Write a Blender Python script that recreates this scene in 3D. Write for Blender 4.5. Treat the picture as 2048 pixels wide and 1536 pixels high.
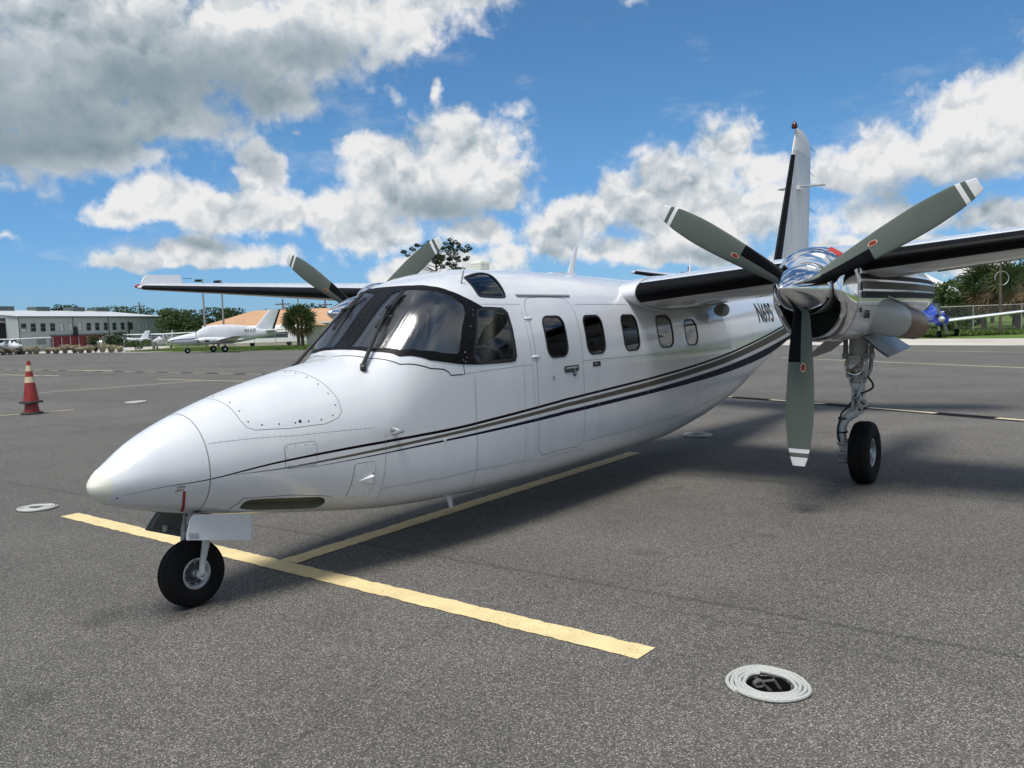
import bpy, bmesh, math, random
import numpy as np
from mathutils import Vector, Matrix
from mathutils.geometry import delaunay_2d_cdt
random.seed(7); RNG = np.random.default_rng(7)
PI = math.pi
S = bpy.context.scene
COL = S.collection
for o in list(bpy.data.objects): bpy.data.objects.remove(o)

# ------------------------------------------------------------------ camera
CAM = np.array([-2.8581, -4.4926, 1.5791])
CF = np.array([.803757, .591005, -.068468]); CR = np.array([.590010, -.806588, -.036108]); CU = np.array([.076565, .011374, .997000])
FPX = 1712.66
cd = bpy.data.cameras.new('camera'); cam = bpy.data.objects.new('camera', cd); COL.objects.link(cam)
cam.matrix_world = Matrix(((CR[0], CU[0], -CF[0], CAM[0]), (CR[1], CU[1], -CF[1], CAM[1]), (CR[2], CU[2], -CF[2], CAM[2]), (0, 0, 0, 1)))
cd.sensor_width = 36; cd.lens = FPX / 2048 * 36; cd.clip_start = .05; cd.clip_end = 6000
S.camera = cam
S.render.resolution_x = 1024; S.render.resolution_y = 768
YAW = math.atan2(CF[1], CF[0])
HF = np.array([math.cos(YAW), math.sin(YAW)]); HR = np.array([math.sin(YAW), -math.cos(YAW)])
def LD(lat, dep):
    q = CAM[:2] + HR * lat + HF * dep
    return float(q[0]), float(q[1])

# ------------------------------------------------------------------ exposure, sun, sky
S.view_settings.view_transform = 'Standard'; S.view_settings.look = 'None'
S.view_settings.exposure = 0.0; S.view_settings.gamma = 1.0
try: S.view_settings.use_curve_mapping = False
except Exception: pass
S.render.engine = 'CYCLES'
S.cycles.use_adaptive_sampling = True; S.cycles.adaptive_threshold = .02; S.cycles.adaptive_min_samples = 10
S.cycles.max_bounces = 5; S.cycles.diffuse_bounces = 2; S.cycles.glossy_bounces = 3; S.cycles.transparent_max_bounces = 10; S.cycles.caustics_reflective = False; S.cycles.caustics_refractive = False
SUNV = Vector((-.42, -.06, 1.0)).normalized()          # towards the sun: high, ahead of the nose
sl = bpy.data.lights.new('sun', 'SUN'); sun = bpy.data.objects.new('sun', sl); COL.objects.link(sun)
sl.energy = 4.0; sl.angle = math.radians(21); sl.color = (1.0, .96, .9)
sun.rotation_euler = SUNV.to_track_quat('Z', 'Y').to_euler(); sun.location = (0, 0, 40)
SUN_EL = math.asin(SUNV.z); SUN_AZ = math.atan2(SUNV.x, SUNV.y)

world = bpy.data.worlds.new('World'); S.world = world; world.use_nodes = True
world.cycles.sampling_method = 'MANUAL'; world.cycles.sample_map_resolution = 256
def build_sky():
    nt = world.node_tree; nt.nodes.clear(); L = nt.links.new
    def N(t, **k):
        n = nt.nodes.new(t)
        for a, b in k.items(): setattr(n, a, b)
        return n
    def put(sock, v):
        if hasattr(v, 'is_linked'): L(v, sock)
        else: sock.default_value = v
    def M(op, a, b=None, c=None, clamp=False):
        n = N('ShaderNodeMath', operation=op); n.use_clamp = clamp
        for i, v in enumerate((a, b, c)):
            if v is not None: put(n.inputs[i], v)
        return n.outputs[0]
    def V(op, a, b=None, c=None):
        n = N('ShaderNodeVectorMath', operation=op)
        for i, v in enumerate((a, b, c)):
            if v is not None: put(n.inputs[i], v)
        return n.outputs['Value'] if op in ('LENGTH', 'DOT_PRODUCT') else n.outputs[0]
    def SS(v, a, b):
        n = N('ShaderNodeMapRange', interpolation_type='SMOOTHSTEP'); put(n.inputs[0], v); n.inputs[1].default_value = a; n.inputs[2].default_value = b
        return n.outputs[0]
    def NOISE(v, scale, det, rough=.55, lac=2.0, col=False):
        n = N('ShaderNodeTexNoise'); put(n.inputs['Vector'], v); n.inputs['Scale'].default_value = scale
        n.inputs['Detail'].default_value = det; n.inputs['Roughness'].default_value = rough; n.inputs['Lacunarity'].default_value = lac
        return n.outputs['Color'] if col else n.outputs[0]
    sky = N('ShaderNodeTexSky', sky_type='NISHITA'); sky.sun_disc = False
    sky.sun_elevation = SUN_EL; sky.sun_rotation = SUN_AZ; sky.air_density = 1.0; sky.dust_density = .3; sky.ozone_density = 1.5
    D = N('ShaderNodeTexCoord').outputs['Generated']
    D = V('NORMALIZE', D)
    fx = V('DOT_PRODUCT', D, (HF[0], HF[1], 0)); rx = V('DOT_PRODUCT', D, (HR[0], HR[1], 0))
    sep = N('ShaderNodeSeparateXYZ'); L(D, sep.inputs[0]); dz = sep.outputs[2]
    A = M('MULTIPLY', M('ARCTAN2', rx, fx), 180 / PI); E = M('MULTIPLY', M('ARCSINE', dz), 180 / PI)
    cx = N('ShaderNodeCombineXYZ'); L(A, cx.inputs[0]); L(E, cx.inputs[1]); P0 = cx.outputs[0]
    # billowy domain warp
    w1 = V('SUBTRACT', NOISE(D, 7.0, 2, .55, col=True), (.5, .5, .5)); w2 = V('SUBTRACT', NOISE(D, 24.0, 4, .6, col=True), (.5, .5, .5))
    P = V('ADD', P0, V('ADD', V('MULTIPLY', w1, (3.4, 2.6, 0)), V('MULTIPLY', w2, (1.7, 1.5, 0))))
    def field(P, blobs, soft=.25):
        F = None
        for (a, e, ra, re, k, h) in blobs:
            q = V('MULTIPLY_ADD', P, (1 / ra, 1 / re, 0), (-a / ra, -e / re, 0))
            m = V('MAXIMUM', q, V('MULTIPLY', q, (-1, -k, 0))) if k > 1.25 else q
            f = M('SUBTRACT', h, V('LENGTH', m))
            if F is None: F = f
            else: F = M('SMOOTH_MAX', F, f, soft)
        return F
    F = field(P, CLOUDS)
    G = field(P, GREY, .4)
    # clouds of the same kind all round the horizon and overhead, outside the mapped part
    dsc = V('MULTIPLY', D, (1, 1, 1.9))
    gen = M('MULTIPLY', M('SUBTRACT', NOISE(dsc, 2.6, 6, .58), .465), 5.5)
    out = M('MAXIMUM', SS(M('ABSOLUTE', A), 33, 42), SS(E, 23, 30))
    gen = M('ADD', gen, M('MULTIPLY', M('SUBTRACT', out, 1.0), 6.0))
    FG = field(P, GREYBODY, .3)
    F = M('MAXIMUM', M('MAXIMUM', F, gen), FG)
    # cauliflower detail: puffy cells at two sizes, seen a second time a little towards the sun for their shading
    def puff(d):
        v1 = N('ShaderNodeTexVoronoi', feature='F1'); L(d, v1.inputs['Vector']); v1.inputs['Scale'].default_value = 17
        v2 = N('ShaderNodeTexVoronoi', feature='F1'); L(d, v2.inputs['Vector']); v2.inputs['Scale'].default_value = 44
        return M('ADD', M('MULTIPLY', v1.outputs['Distance'], -1.0), M('MULTIPLY', v2.outputs['Distance'], -.45))
    Dw = V('ADD', D, V('MULTIPLY', w2, (.06, .06, .06)))
    u1 = puff(Dw); u2 = puff(V('ADD', Dw, (SUNV.x * .012, SUNV.y * .012, SUNV.z * .016)))
    b1 = NOISE(D, 42, 7, .64)
    c1 = NOISE(D, 8, 3, .5); c2 = NOISE(V('ADD', D, (SUNV.x * .035, SUNV.y * .035, SUNV.z * .045)), 8, 3, .5)
    emb = M('MULTIPLY', M('SUBTRACT', u1, u2), .62)
    emb2 = M('MULTIPLY', M('SUBTRACT', c1, c2), .9)
    Fd = M('ADD', F, M('ADD', M('MULTIPLY', M('ADD', u1, .62), .55), M('MULTIPLY', M('SUBTRACT', b1, .5), .8)))
    alpha = SS(Fd, -.1, .4)
    # thin veil of wisps
    wis = SS(M('ADD', NOISE(V('MULTIPLY', D, (3.5, 3.5, 9)), 3.2, 6, .62), M('MULTIPLY', F, .10)), .50, .82)
    alpha = M('MAXIMUM', alpha, M('MULTIPLY', wis, .38))
    alpha = M('MULTIPLY', alpha, SS(E, -1.0, 1.5))
    # whiteness: bright rims and tops, grey bases
    core = SS(Fd, .1, 1.0)
    lum = M('SUBTRACT', .955, M('MULTIPLY', core, .09))
    gm = SS(M('ADD', G, M('MULTIPLY', M('SUBTRACT', c1, .5), .45)), -.1, .85)
    lum = M('ADD', lum, M('MULTIPLY', M('ADD', emb, emb2), M('SUBTRACT', 1.0, M('MULTIPLY', gm, .84))))
    lum = M('SUBTRACT', lum, M('MULTIPLY', gm, .40))
    lum = M('MINIMUM', M('MAXIMUM', lum, .2), 1.1)
    gr = N('ShaderNodeValToRGB'); L(lum, gr.inputs[0])
    cr = gr.color_ramp; cr.elements[0].position = .12; cr.elements[0].color = (.10, .19, .235, 1)
    cr.elements[1].position = 1.0; cr.elements[1].color = (1.0, 1.0, 1.0, 1)
    e = cr.elements.new(.40); e.color = (.20, .30, .355, 1)
    e = cr.elements.new(.7); e.color = (.55, .62, .68, 1)
    e = cr.elements.new(.88); e.color = (.80, .84, .87, 1)
    # pull the low sky away from the yellow of a dusty horizon
    tn = N('ShaderNodeMix', data_type='RGBA', blend_type='MULTIPLY'); tn.inputs[0].default_value = 1.0; L(sky.outputs[0], tn.inputs[6])
    tr = N('ShaderNodeValToRGB'); L(M('DIVIDE', E, 40.0), tr.inputs[0]); tr.color_ramp.elements[0].color = (.38, .66, 1.18, 1); tr.color_ramp.elements[1].color = (.56, .88, 1.08, 1)
    e = tr.color_ramp.elements.new(.3); e.color = (.50, .84, 1.10, 1); L(tr.outputs[0], tn.inputs[7]); hs = tn; hs_out = tn.outputs[2]
    bs = N('ShaderNodeBackground'); L(hs_out, bs.inputs[0]); bs.inputs[1].default_value = SKY_STRENGTH
    bc = N('ShaderNodeBackground'); L(gr.outputs[0], bc.inputs[0]); bc.inputs[1].default_value = CLOUD_STRENGTH
    mx = N('ShaderNodeMixShader'); L(alpha, mx.inputs[0]); L(bs.outputs[0], mx.inputs[1]); L(bc.outputs[0], mx.inputs[2])
    ow = N('ShaderNodeOutputWorld'); L(mx.outputs[0], ow.inputs[0])
SKY_STRENGTH = .105; CLOUD_STRENGTH = .84
def AE(x, y):
    d = CF + CR * (x - 1024) / FPX - CU * (y - 768) / FPX; d = d / np.linalg.norm(d)
    return math.degrees(math.atan2(d[:2] @ HR, d[:2] @ HF)), math.degrees(math.asin(d[2]))
# cloud masses as directions: (place as seen, half widths in degrees, flatness of the base, size)
def CB(x, y, rx, ry, k=1.0, h=1.0):
    a, e = AE(x, y); return (a, e, rx / 29.9, ry / 29.9, k, h)
CLOUDS = [CB(830, 400, 200, 120, 1.9), CB(930, 300, 130, 95, 1.1), CB(760, 330, 110, 70, 1.2), CB(690, 430, 120, 60, 1.7), CB(990, 380, 90, 80, 1.4),
  CB(420, 440, 220, 70, 2.0), CB(515, 340, 45, 75, 1.0), CB(330, 410, 110, 60, 1.5), CB(540, 430, 90, 60, 1.6),
  CB(400, 525, 210, 42, 2.0), CB(430, 495, 70, 35, 1.2), CB(230, 535, 70, 25, 1.5), CB(1110, 480, 110, 75, 1.6), CB(1010, 510, 60, 40, 1.5),
  CB(1400, 420, 210, 130, 1.8), CB(1460, 310, 75, 85, 1.0), CB(1230, 380, 70, 55, 1.2), CB(1330, 350, 70, 60, 1.2), CB(1530, 350, 80, 60, 1.4), CB(1330, 500, 260, 60, 1.6),
  CB(1850, 330, 230, 110, 2.0), CB(1960, 240, 150, 120, 1.3), CB(2060, 190, 110, 100, 1.1), CB(1760, 320, 120, 80, 1.6), CB(1680, 370, 110, 50, 1.8),
  CB(1770, 455, 110, 65, 1.4), CB(1480, 440, 150, 90, 1.5), CB(1180, 430, 80, 60, 1.3), CB(960, 470, 100, 50, 1.4), CB(250, 440, 90, 40, 1.5), CB(740, 470, 120, 50, 1.4), CB(1900, 520, 180, 40, 1.3), CB(2010, 440, 130, 50, 1.4), CB(1690, 520, 170, 45, 1.3), CB(880, 540, 170, 40, 1.3), CB(590, 270, 40, 30, 1.0, .45), CB(20, 480, 60, 40, 1.3, .45), CB(1260, 5, 90, 30, 1.2, .45), CB(870, 180, 30, 50, 1, .5), CB(700, 290, 70, 22, 1, .45)]
GREYBODY = [CB(150, 120, 420, 190, 1.2), CB(480, 100, 330, 150, 1.3), CB(760, 30, 250, 90, 1.3), CB(120, 300, 260, 75, 1.3), CB(560, 190, 130, 80, 1.3), CB(920, 10, 110, 45, 1.3), CB(300, 250, 220, 60, 1.4), CB(-200, 150, 350, 220, 1.2)]
GREY = [CB(110, 260, 380, 150, 1.0), CB(380, 180, 380, 130, 1.0), CB(650, 90, 260, 90, 1.0, .8), CB(880, 425, 230, 75, 1.0, .85), CB(400, 490, 240, 36, 1.0, .8), CB(1850, 390, 300, 60, 1.0, .8), CB(1420, 500, 250, 60, 1.0, .6), CB(-200, 200, 380, 200, 1.0), CB(1090, 540, 130, 40, 1.0, .7), CB(380, 555, 230, 25, 1.0, .7)]
build_sky()

# ------------------------------------------------------------------ materials
MATS = {}
def pm(name, col, rough=.5, metal=0., coat=0., var=0., vscale=6., bump=0., bscale=60., spec=.5, stretch=(1, 1, 1), col2=None):
    """principled material, optionally with world-space procedural variation of colour and a fine bump"""
    if name in MATS: return MATS[name]
    m = bpy.data.materials.new(name); m.use_nodes = True; nt = m.node_tree; b = nt.nodes['Principled BSDF']
    b.inputs['Base Color'].default_value = (*col, 1); b.inputs['Roughness'].default_value = rough; b.inputs['Metallic'].default_value = metal
    b.inputs['Specular IOR Level'].default_value = spec
    if coat: b.inputs['Coat Weight'].default_value = coat; b.inputs['Coat Roughness'].default_value = .04
    if var or bump:
        g = nt.nodes.new('ShaderNodeTexCoord'); mp = nt.nodes.new('ShaderNodeMapping'); mp.inputs['Scale'].default_value = stretch
        nt.links.new(g.outputs['Object'], mp.inputs[0])
    if var:
        n = nt.nodes.new('ShaderNodeTexNoise'); n.inputs['Scale'].default_value = vscale; n.inputs['Detail'].default_value = 6; n.inputs['Roughness'].default_value = .6
        nt.links.new(mp.outputs[0], n.inputs['Vector'])
        r = nt.nodes.new('ShaderNodeValToRGB'); r.color_ramp.elements[0].position = .3; r.color_ramp.elements[1].position = .7
        c2 = col2 or tuple(c * (1 - var) for c in col)
        r.color_ramp.elements[0].color = (*c2, 1); r.color_ramp.elements[1].color = (*[min(1, c * (1 + var * .4)) for c in col], 1)
        nt.links.new(n.outputs[0], r.inputs[0]); nt.links.new(r.outputs[0], b.inputs['Base Color'])
        rr = nt.nodes.new('ShaderNodeMapRange'); rr.inputs[3].default_value = max(0, rough - .06); rr.inputs[4].default_value = min(1, rough + .1)
        nt.links.new(n.outputs[0], rr.inputs[0]); nt.links.new(rr.outputs[0], b.inputs['Roughness'])
    if bump:
        n = nt.nodes.new('ShaderNodeTexNoise'); n.inputs['Scale'].default_value = bscale; n.inputs['Detail'].default_value = 4; nt.links.new(mp.outputs[0], n.inputs['Vector'])
        bp = nt.nodes.new('ShaderNodeBump'); bp.inputs['Strength'].default_value = bump; bp.inputs['Distance'].default_value = .01
        nt.links.new(n.outputs[0], bp.inputs['Height']); nt.links.new(bp.outputs[0], b.inputs['Normal'])
    MATS[name] = m; return m
def glass(name, tint, refl=1.0, rough=.01, ior=1.62, streak=0.):
    if name in MATS: return MATS[name]
    m = bpy.data.materials.new(name); m.use_nodes = True; nt = m.node_tree; nt.nodes.clear()
    t = nt.nodes.new('ShaderNodeBsdfTransparent'); t.inputs[0].default_value = (*tint, 1)
    g = nt.nodes.new('ShaderNodeBsdfGlossy'); g.inputs['Roughness'].default_value = rough; g.inputs[0].default_value = (refl, refl, refl, 1)
    f = nt.nodes.new('ShaderNodeFresnel'); f.inputs[0].default_value = ior
    x = nt.nodes.new('ShaderNodeMixShader'); o = nt.nodes.new('ShaderNodeOutputMaterial')
    nt.links.new(f.outputs[0], x.inputs[0]); nt.links.new(t.outputs[0], x.inputs[1]); nt.links.new(g.outputs[0], x.inputs[2]); nt.links.new(x.outputs[0], o.inputs[0])
    if streak:      # fine run-off streaks down the pane
        c = nt.nodes.new('ShaderNodeTexCoord'); mp = nt.nodes.new('ShaderNodeMapping'); mp.inputs['Scale'].default_value = (2.0, 34, 2.0); n = nt.nodes.new('ShaderNodeTexNoise'); n.inputs['Scale'].default_value = 1.6; n.inputs['Detail'].default_value = 5
        b = nt.nodes.new('ShaderNodeBump'); b.inputs['Strength'].default_value = streak; b.inputs['Distance'].default_value = .01
        nt.links.new(c.outputs['Object'], mp.inputs[0]); nt.links.new(mp.outputs[0], n.inputs[0]); nt.links.new(n.outputs[0], b.inputs['Height']); nt.links.new(b.outputs[0], g.inputs['Normal'])
    MATS[name] = m; return m
def leafmat(name, c1, c2, scale=.9, tr=.25):
    if name in MATS: return MATS[name]
    m = bpy.data.materials.new(name); m.use_nodes = True; nt = m.node_tree; b = nt.nodes['Principled BSDF']
    g = nt.nodes.new('ShaderNodeTexCoord'); n = nt.nodes.new('ShaderNodeTexNoise'); n.inputs['Scale'].default_value = scale; n.inputs['Detail'].default_value = 3
    nt.links.new(g.outputs['Object'], n.inputs['Vector'])
    r = nt.nodes.new('ShaderNodeValToRGB'); r.color_ramp.elements[0].position = .35; r.color_ramp.elements[1].position = .65
    r.color_ramp.elements[0].color = (*c1, 1); r.color_ramp.elements[1].color = (*c2, 1)
    nt.links.new(n.outputs[0], r.inputs[0]); nt.links.new(r.outputs[0], b.inputs['Base Color']); b.inputs['Roughness'].default_value = .6
    b.inputs['Specular IOR Level'].default_value = .25
    tl = nt.nodes.new('ShaderNodeBsdfTranslucent'); nt.links.new(r.outputs[0], tl.inputs[0])
    x = nt.nodes.new('ShaderNodeMixShader'); x.inputs[0].default_value = tr
    o = nt.nodes['Material Output']; nt.links.new(b.outputs[0], x.inputs[1]); nt.links.new(tl.outputs[0], x.inputs[2]); nt.links.new(x.outputs[0], o.inputs[0])
    MATS[name] = m; return m
WHITE = pm('white_aircraft_paint', (.665, .683, .705), .17, coat=.5, var=.045, vscale=2.5, spec=.5, bump=.055, bscale=4.5, stretch=(2., 1, .6))
CREAM = pm('cream_radome_tip', (.72, .72, .62), .4, var=.06)
SEAM = pm('dark_seam', (.26, .27, .28), .7)
SEAMB = pm('black_sealant', (.012, .012, .013), .5)
BLK = pm('black_frame_paint', (.005, .0055, .0065), .45, var=.3, vscale=9, spec=.14)
RUB = pm('black_rubber_boot', (.003, .0034, .0042), .42, var=.35, vscale=5, spec=.11)
TYRE = pm('tyre_rubber', (.006, .006, .006), .75, spec=.2, var=.3, vscale=14, bump=.15, bscale=40)
CHROME = pm('polished_chrome', (.80, .81, .83), .055, metal=1., var=.05, vscale=9)
ALU = pm('dull_aluminium', (.50, .51, .52), .35, metal=.85, var=.15, vscale=12)
GEARW = pm('gear_white_paint', (.50, .52, .51), .4, var=.18, vscale=18)
GEARG = pm('gear_grey_steel', (.32, .33, .33), .45, metal=.4, var=.25, vscale=22)
STR_K = pm('stripe_black', (.012, .007, .008), .55, spec=.06)
STR_B = pm('stripe_taupe', (.115, .10, .083), .55, spec=.06)
STR_N = pm('stripe_navy', (.012, .010, .028), .55, spec=.06)
BLADE = pm('blade_grey_green', (.10, .12, .103), .45, spec=.3, var=.06, vscale=5)
BLADEW = pm('blade_tip_white', (.70, .71, .71), .4)
RED = pm('red_paint', (.42, .03, .02), .4)
DRED = pm('dark_red_decal', (.30, .02, .015), .45)
CREAMD = pm('cream_decal', (.75, .68, .45), .45)
DARK = pm('dark_recess', (.02, .021, .021), .8)
OLIVE = pm('olive_primer', (.12, .125, .075), .6, var=.2, vscale=8)
GREENI = pm('green_primer', (.035, .06, .03), .6, var=.2, vscale=8)
EXH = pm('heat_tinted_exhaust', (.30, .225, .17), .42, metal=.75, var=.3, vscale=5, stretch=(.6, 3, 3))
GREYP = pm('grey_primer', (.17, .185, .175), .55, var=.1)
LINER = pm('cabin_liner', (.40, .46, .52), .8)
LEATHER = pm('seat_leather', (.26, .28, .30), .55, var=.1)
BLUEC = pm('blue_cloth', (.03, .035, .12), .8)
GLASS_W = glass('windshield_glass', (.78, .90, .98), 1.0, .2, 2.1, .25)
GLASS_C = glass('dark_cabin_glass', (.05, .05, .055), 1.0)
GLASS_S = glass('tinted_side_glass', (.6, .6, .57), .9)
FINM = pm('streaked_shaded_fin_paint', (.46, .48, .49), .36, var=.28, vscale=3.0, stretch=(5, 1, .5), coat=.2)  # grey tone puts the fin's shade into its white paint, plus streaks

# ------------------------------------------------------------------ mesh helpers
def setp(o, label=None, cat=None, group=None, kind=None):
    if label: o['label'] = label
    if cat: o['category'] = cat
    if group: o['group'] = group
    if kind: o['kind'] = kind
    return o
def link(name, me, parent=None):
    o = bpy.data.objects.new(name, me); COL.objects.link(o)
    if parent is not None: o.parent = parent
    return o
def empty(name, loc=(0, 0, 0), rz=0.):
    o = bpy.data.objects.new(name, None); COL.objects.link(o); o.location = loc; o.rotation_euler = (0, 0, rz); o.empty_display_size = .3
    return o
class MB:
    def __init__(s): s.v = []; s.f = []; s.m = []; s.cur = 0
    def add(s, v, f, m=None):
        k = len(s.v); s.v += [tuple(map(float, p)) for p in v]; s.f += [tuple(int(i) + k for i in q) for q in f]; s.m += [s.cur if m is None else m] * len(f)
        return s
    def box(s, a, b, m=None):
        (x0, y0, z0), (x1, y1, z1) = a, b
        return s.add([(x0, y0, z0), (x1, y0, z0), (x1, y1, z0), (x0, y1, z0), (x0, y0, z1), (x1, y0, z1), (x1, y1, z1), (x0, y1, z1)],
                     [(0, 3, 2, 1), (4, 5, 6, 7), (0, 1, 5, 4), (1, 2, 6, 5), (2, 3, 7, 6), (3, 0, 4, 7)], m)
    def grid(s, P, m=None, closeu=False, closev=False):
        P = np.asarray(P, float); nu, nv = P.shape[:2]; f = []
        for i in range(nu if closeu else nu - 1):
            for j in range(nv if closev else nv - 1):
                a, b = i, (i + 1) % nu; c, d = j, (j + 1) % nv
                f.append((a * nv + c, b * nv + c, b * nv + d, a * nv + d))
        return s.add(P.reshape(-1, 3), f, m)
    def tube(s, pts, r, n=10, m=None, cap=True):
        pts = [Vector(p) for p in pts]; rr = r if hasattr(r, '__len__') else [r] * len(pts)
        rings = []; up = None
        for i, p in enumerate(pts):
            t = (pts[min(i + 1, len(pts) - 1)] - pts[max(i - 1, 0)]).normalized()
            if up is None: up = t.orthogonal().normalized()
            up = (up - t * up.dot(t)).normalized(); w = t.cross(up)
            rings.append([p + (up * math.cos(2 * PI * k / n) + w * math.sin(2 * PI * k / n)) * rr[i] for k in range(n)])
        s.grid(rings, m, closev=True)
        if cap:
            k = len(s.v) - len(pts) * n
            s.f += [tuple(k + j for j in reversed(range(n))), tuple(k + (len(pts) - 1) * n + j for j in range(n))]; s.m += [s.cur if m is None else m] * 2
        return s
    def lathe(s, prof, org, axis=(1, 0, 0), n=32, m=None, ms=None):
        """prof: list of (distance along axis, radius)"""
        ax = Vector(axis).normalized(); u = ax.orthogonal().normalized(); w = ax.cross(u); o = Vector(org)
        R = [[o + ax * d + (u * math.cos(2 * PI * k / n) + w * math.sin(2 * PI * k / n)) * max(r, 1e-4) for k in range(n)] for d, r in prof]
        if ms is None: return s.grid(R, m, closev=True)
        for i in range(len(R) - 1): s.grid(R[i:i + 2], ms[i], closev=True)
        return s
    def build(s, name, mats, parent=None, smooth=True, angle=40, merge=False):
        me = bpy.data.meshes.new(name); me.from_pydata(s.v, [], s.f)
        if not isinstance(mats, (list, tuple)): mats = [mats]
        for m in mats: me.materials.append(m)
        if len(mats) > 1: me.polygons.foreach_set('material_index', s.m)
        if merge:
            bm = bmesh.new(); bm.from_mesh(me); bmesh.ops.remove_doubles(bm, verts=bm.verts, dist=1e-4); bmesh.ops.recalc_face_normals(bm, faces=bm.faces); bm.to_mesh(me); bm.free()
        if smooth:
            me.polygons.foreach_set('use_smooth', [True] * len(me.polygons)); me.set_sharp_from_angle(angle=math.radians(angle))
        me.update(); return link(name, me, parent)
def bevbox(name, a, b, mat, parent=None, bev=.01):
    o = MB().box(a, b).build(name, mat, parent, smooth=False)
    bm = bmesh.new(); bm.from_mesh(o.data); bmesh.ops.bevel(bm, geom=bm.edges[:], offset=bev, segments=2, affect='EDGES', profile=.6); bm.to_mesh(o.data); bm.free()
    return o
def copytree(o, parent=None):
    c = o.copy(); COL.objects.link(c)
    if parent is not None: c.parent = parent
    for ch in list(o.children): copytree(ch, c)
    return c
def catmull(P, closed=True, n=6):
    P = [np.array(p, float) for p in P]; out = []; N = len(P)
    for i in range(N if closed else N - 1):
        if closed: a, b, c, d = P[i - 1], P[i], P[(i + 1) % N], P[(i + 2) % N]
        else: a, b, c, d = P[max(i - 1, 0)], P[i], P[i + 1], P[min(i + 2, N - 1)]
        for k in range(n):
            t = k / n
            out.append(.5 * ((2 * b) + (c - a) * t + (2 * a - 5 * b + 4 * c - d) * t * t + (3 * b - a - 3 * c + d) * t ** 3))
    if not closed: out.append(P[-1])
    return out
def rrect(x0, x1, z0, z1, rt, rb=None, n=6):
    """rounded rectangle in (x, z), counter-clockwise"""
    rb = rt if rb is None else rb; P = []
    for cx, cz, r, a0 in ((x1 - rb, z0 + rb, rb, -PI / 2), (x1 - rt, z1 - rt, rt, 0), (x0 + rt, z1 - rt, rt, PI / 2), (x0 + rb, z0 + rb, rb, PI)):
        for k in range(n + 1): P.append((cx + r * math.cos(a0 + PI / 2 * k / n), cz + r * math.sin(a0 + PI / 2 * k / n)))
    return P
def text_mesh(txt, size, shear=0.):
    """flat lettering: 2D triangles of the built-in font"""
    c = bpy.data.curves.new('lettering', 'FONT'); c.body = txt; c.size = size; c.shear = shear; c.resolution_u = 3; c.offset = size * .016
    o = bpy.data.objects.new('lettering', c); COL.objects.link(o); dg = bpy.context.evaluated_depsgraph_get()
    me = o.evaluated_get(dg).to_mesh(); v = [tuple(p.co) for p in me.vertices]; f = [tuple(p.vertices) for p in me.polygons]
    bm = bmesh.new(); bm.from_mesh(me); bmesh.ops.triangulate(bm, faces=bm.faces)
    for _ in range(3): bmesh.ops.subdivide_edges(bm, edges=[e for e in bm.edges if e.calc_length() > size * .09], cuts=1, use_grid_fill=True); bmesh.ops.triangulate(bm, faces=bm.faces)
    bm.verts.index_update(); v = [tuple(p.co) for p in bm.verts]; f = [tuple(q.index for q in p.verts) for p in bm.faces]; bm.free()
    o.evaluated_get(dg).to_mesh_clear(); bpy.data.objects.remove(o); bpy.data.curves.remove(c)
    return v, f

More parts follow.
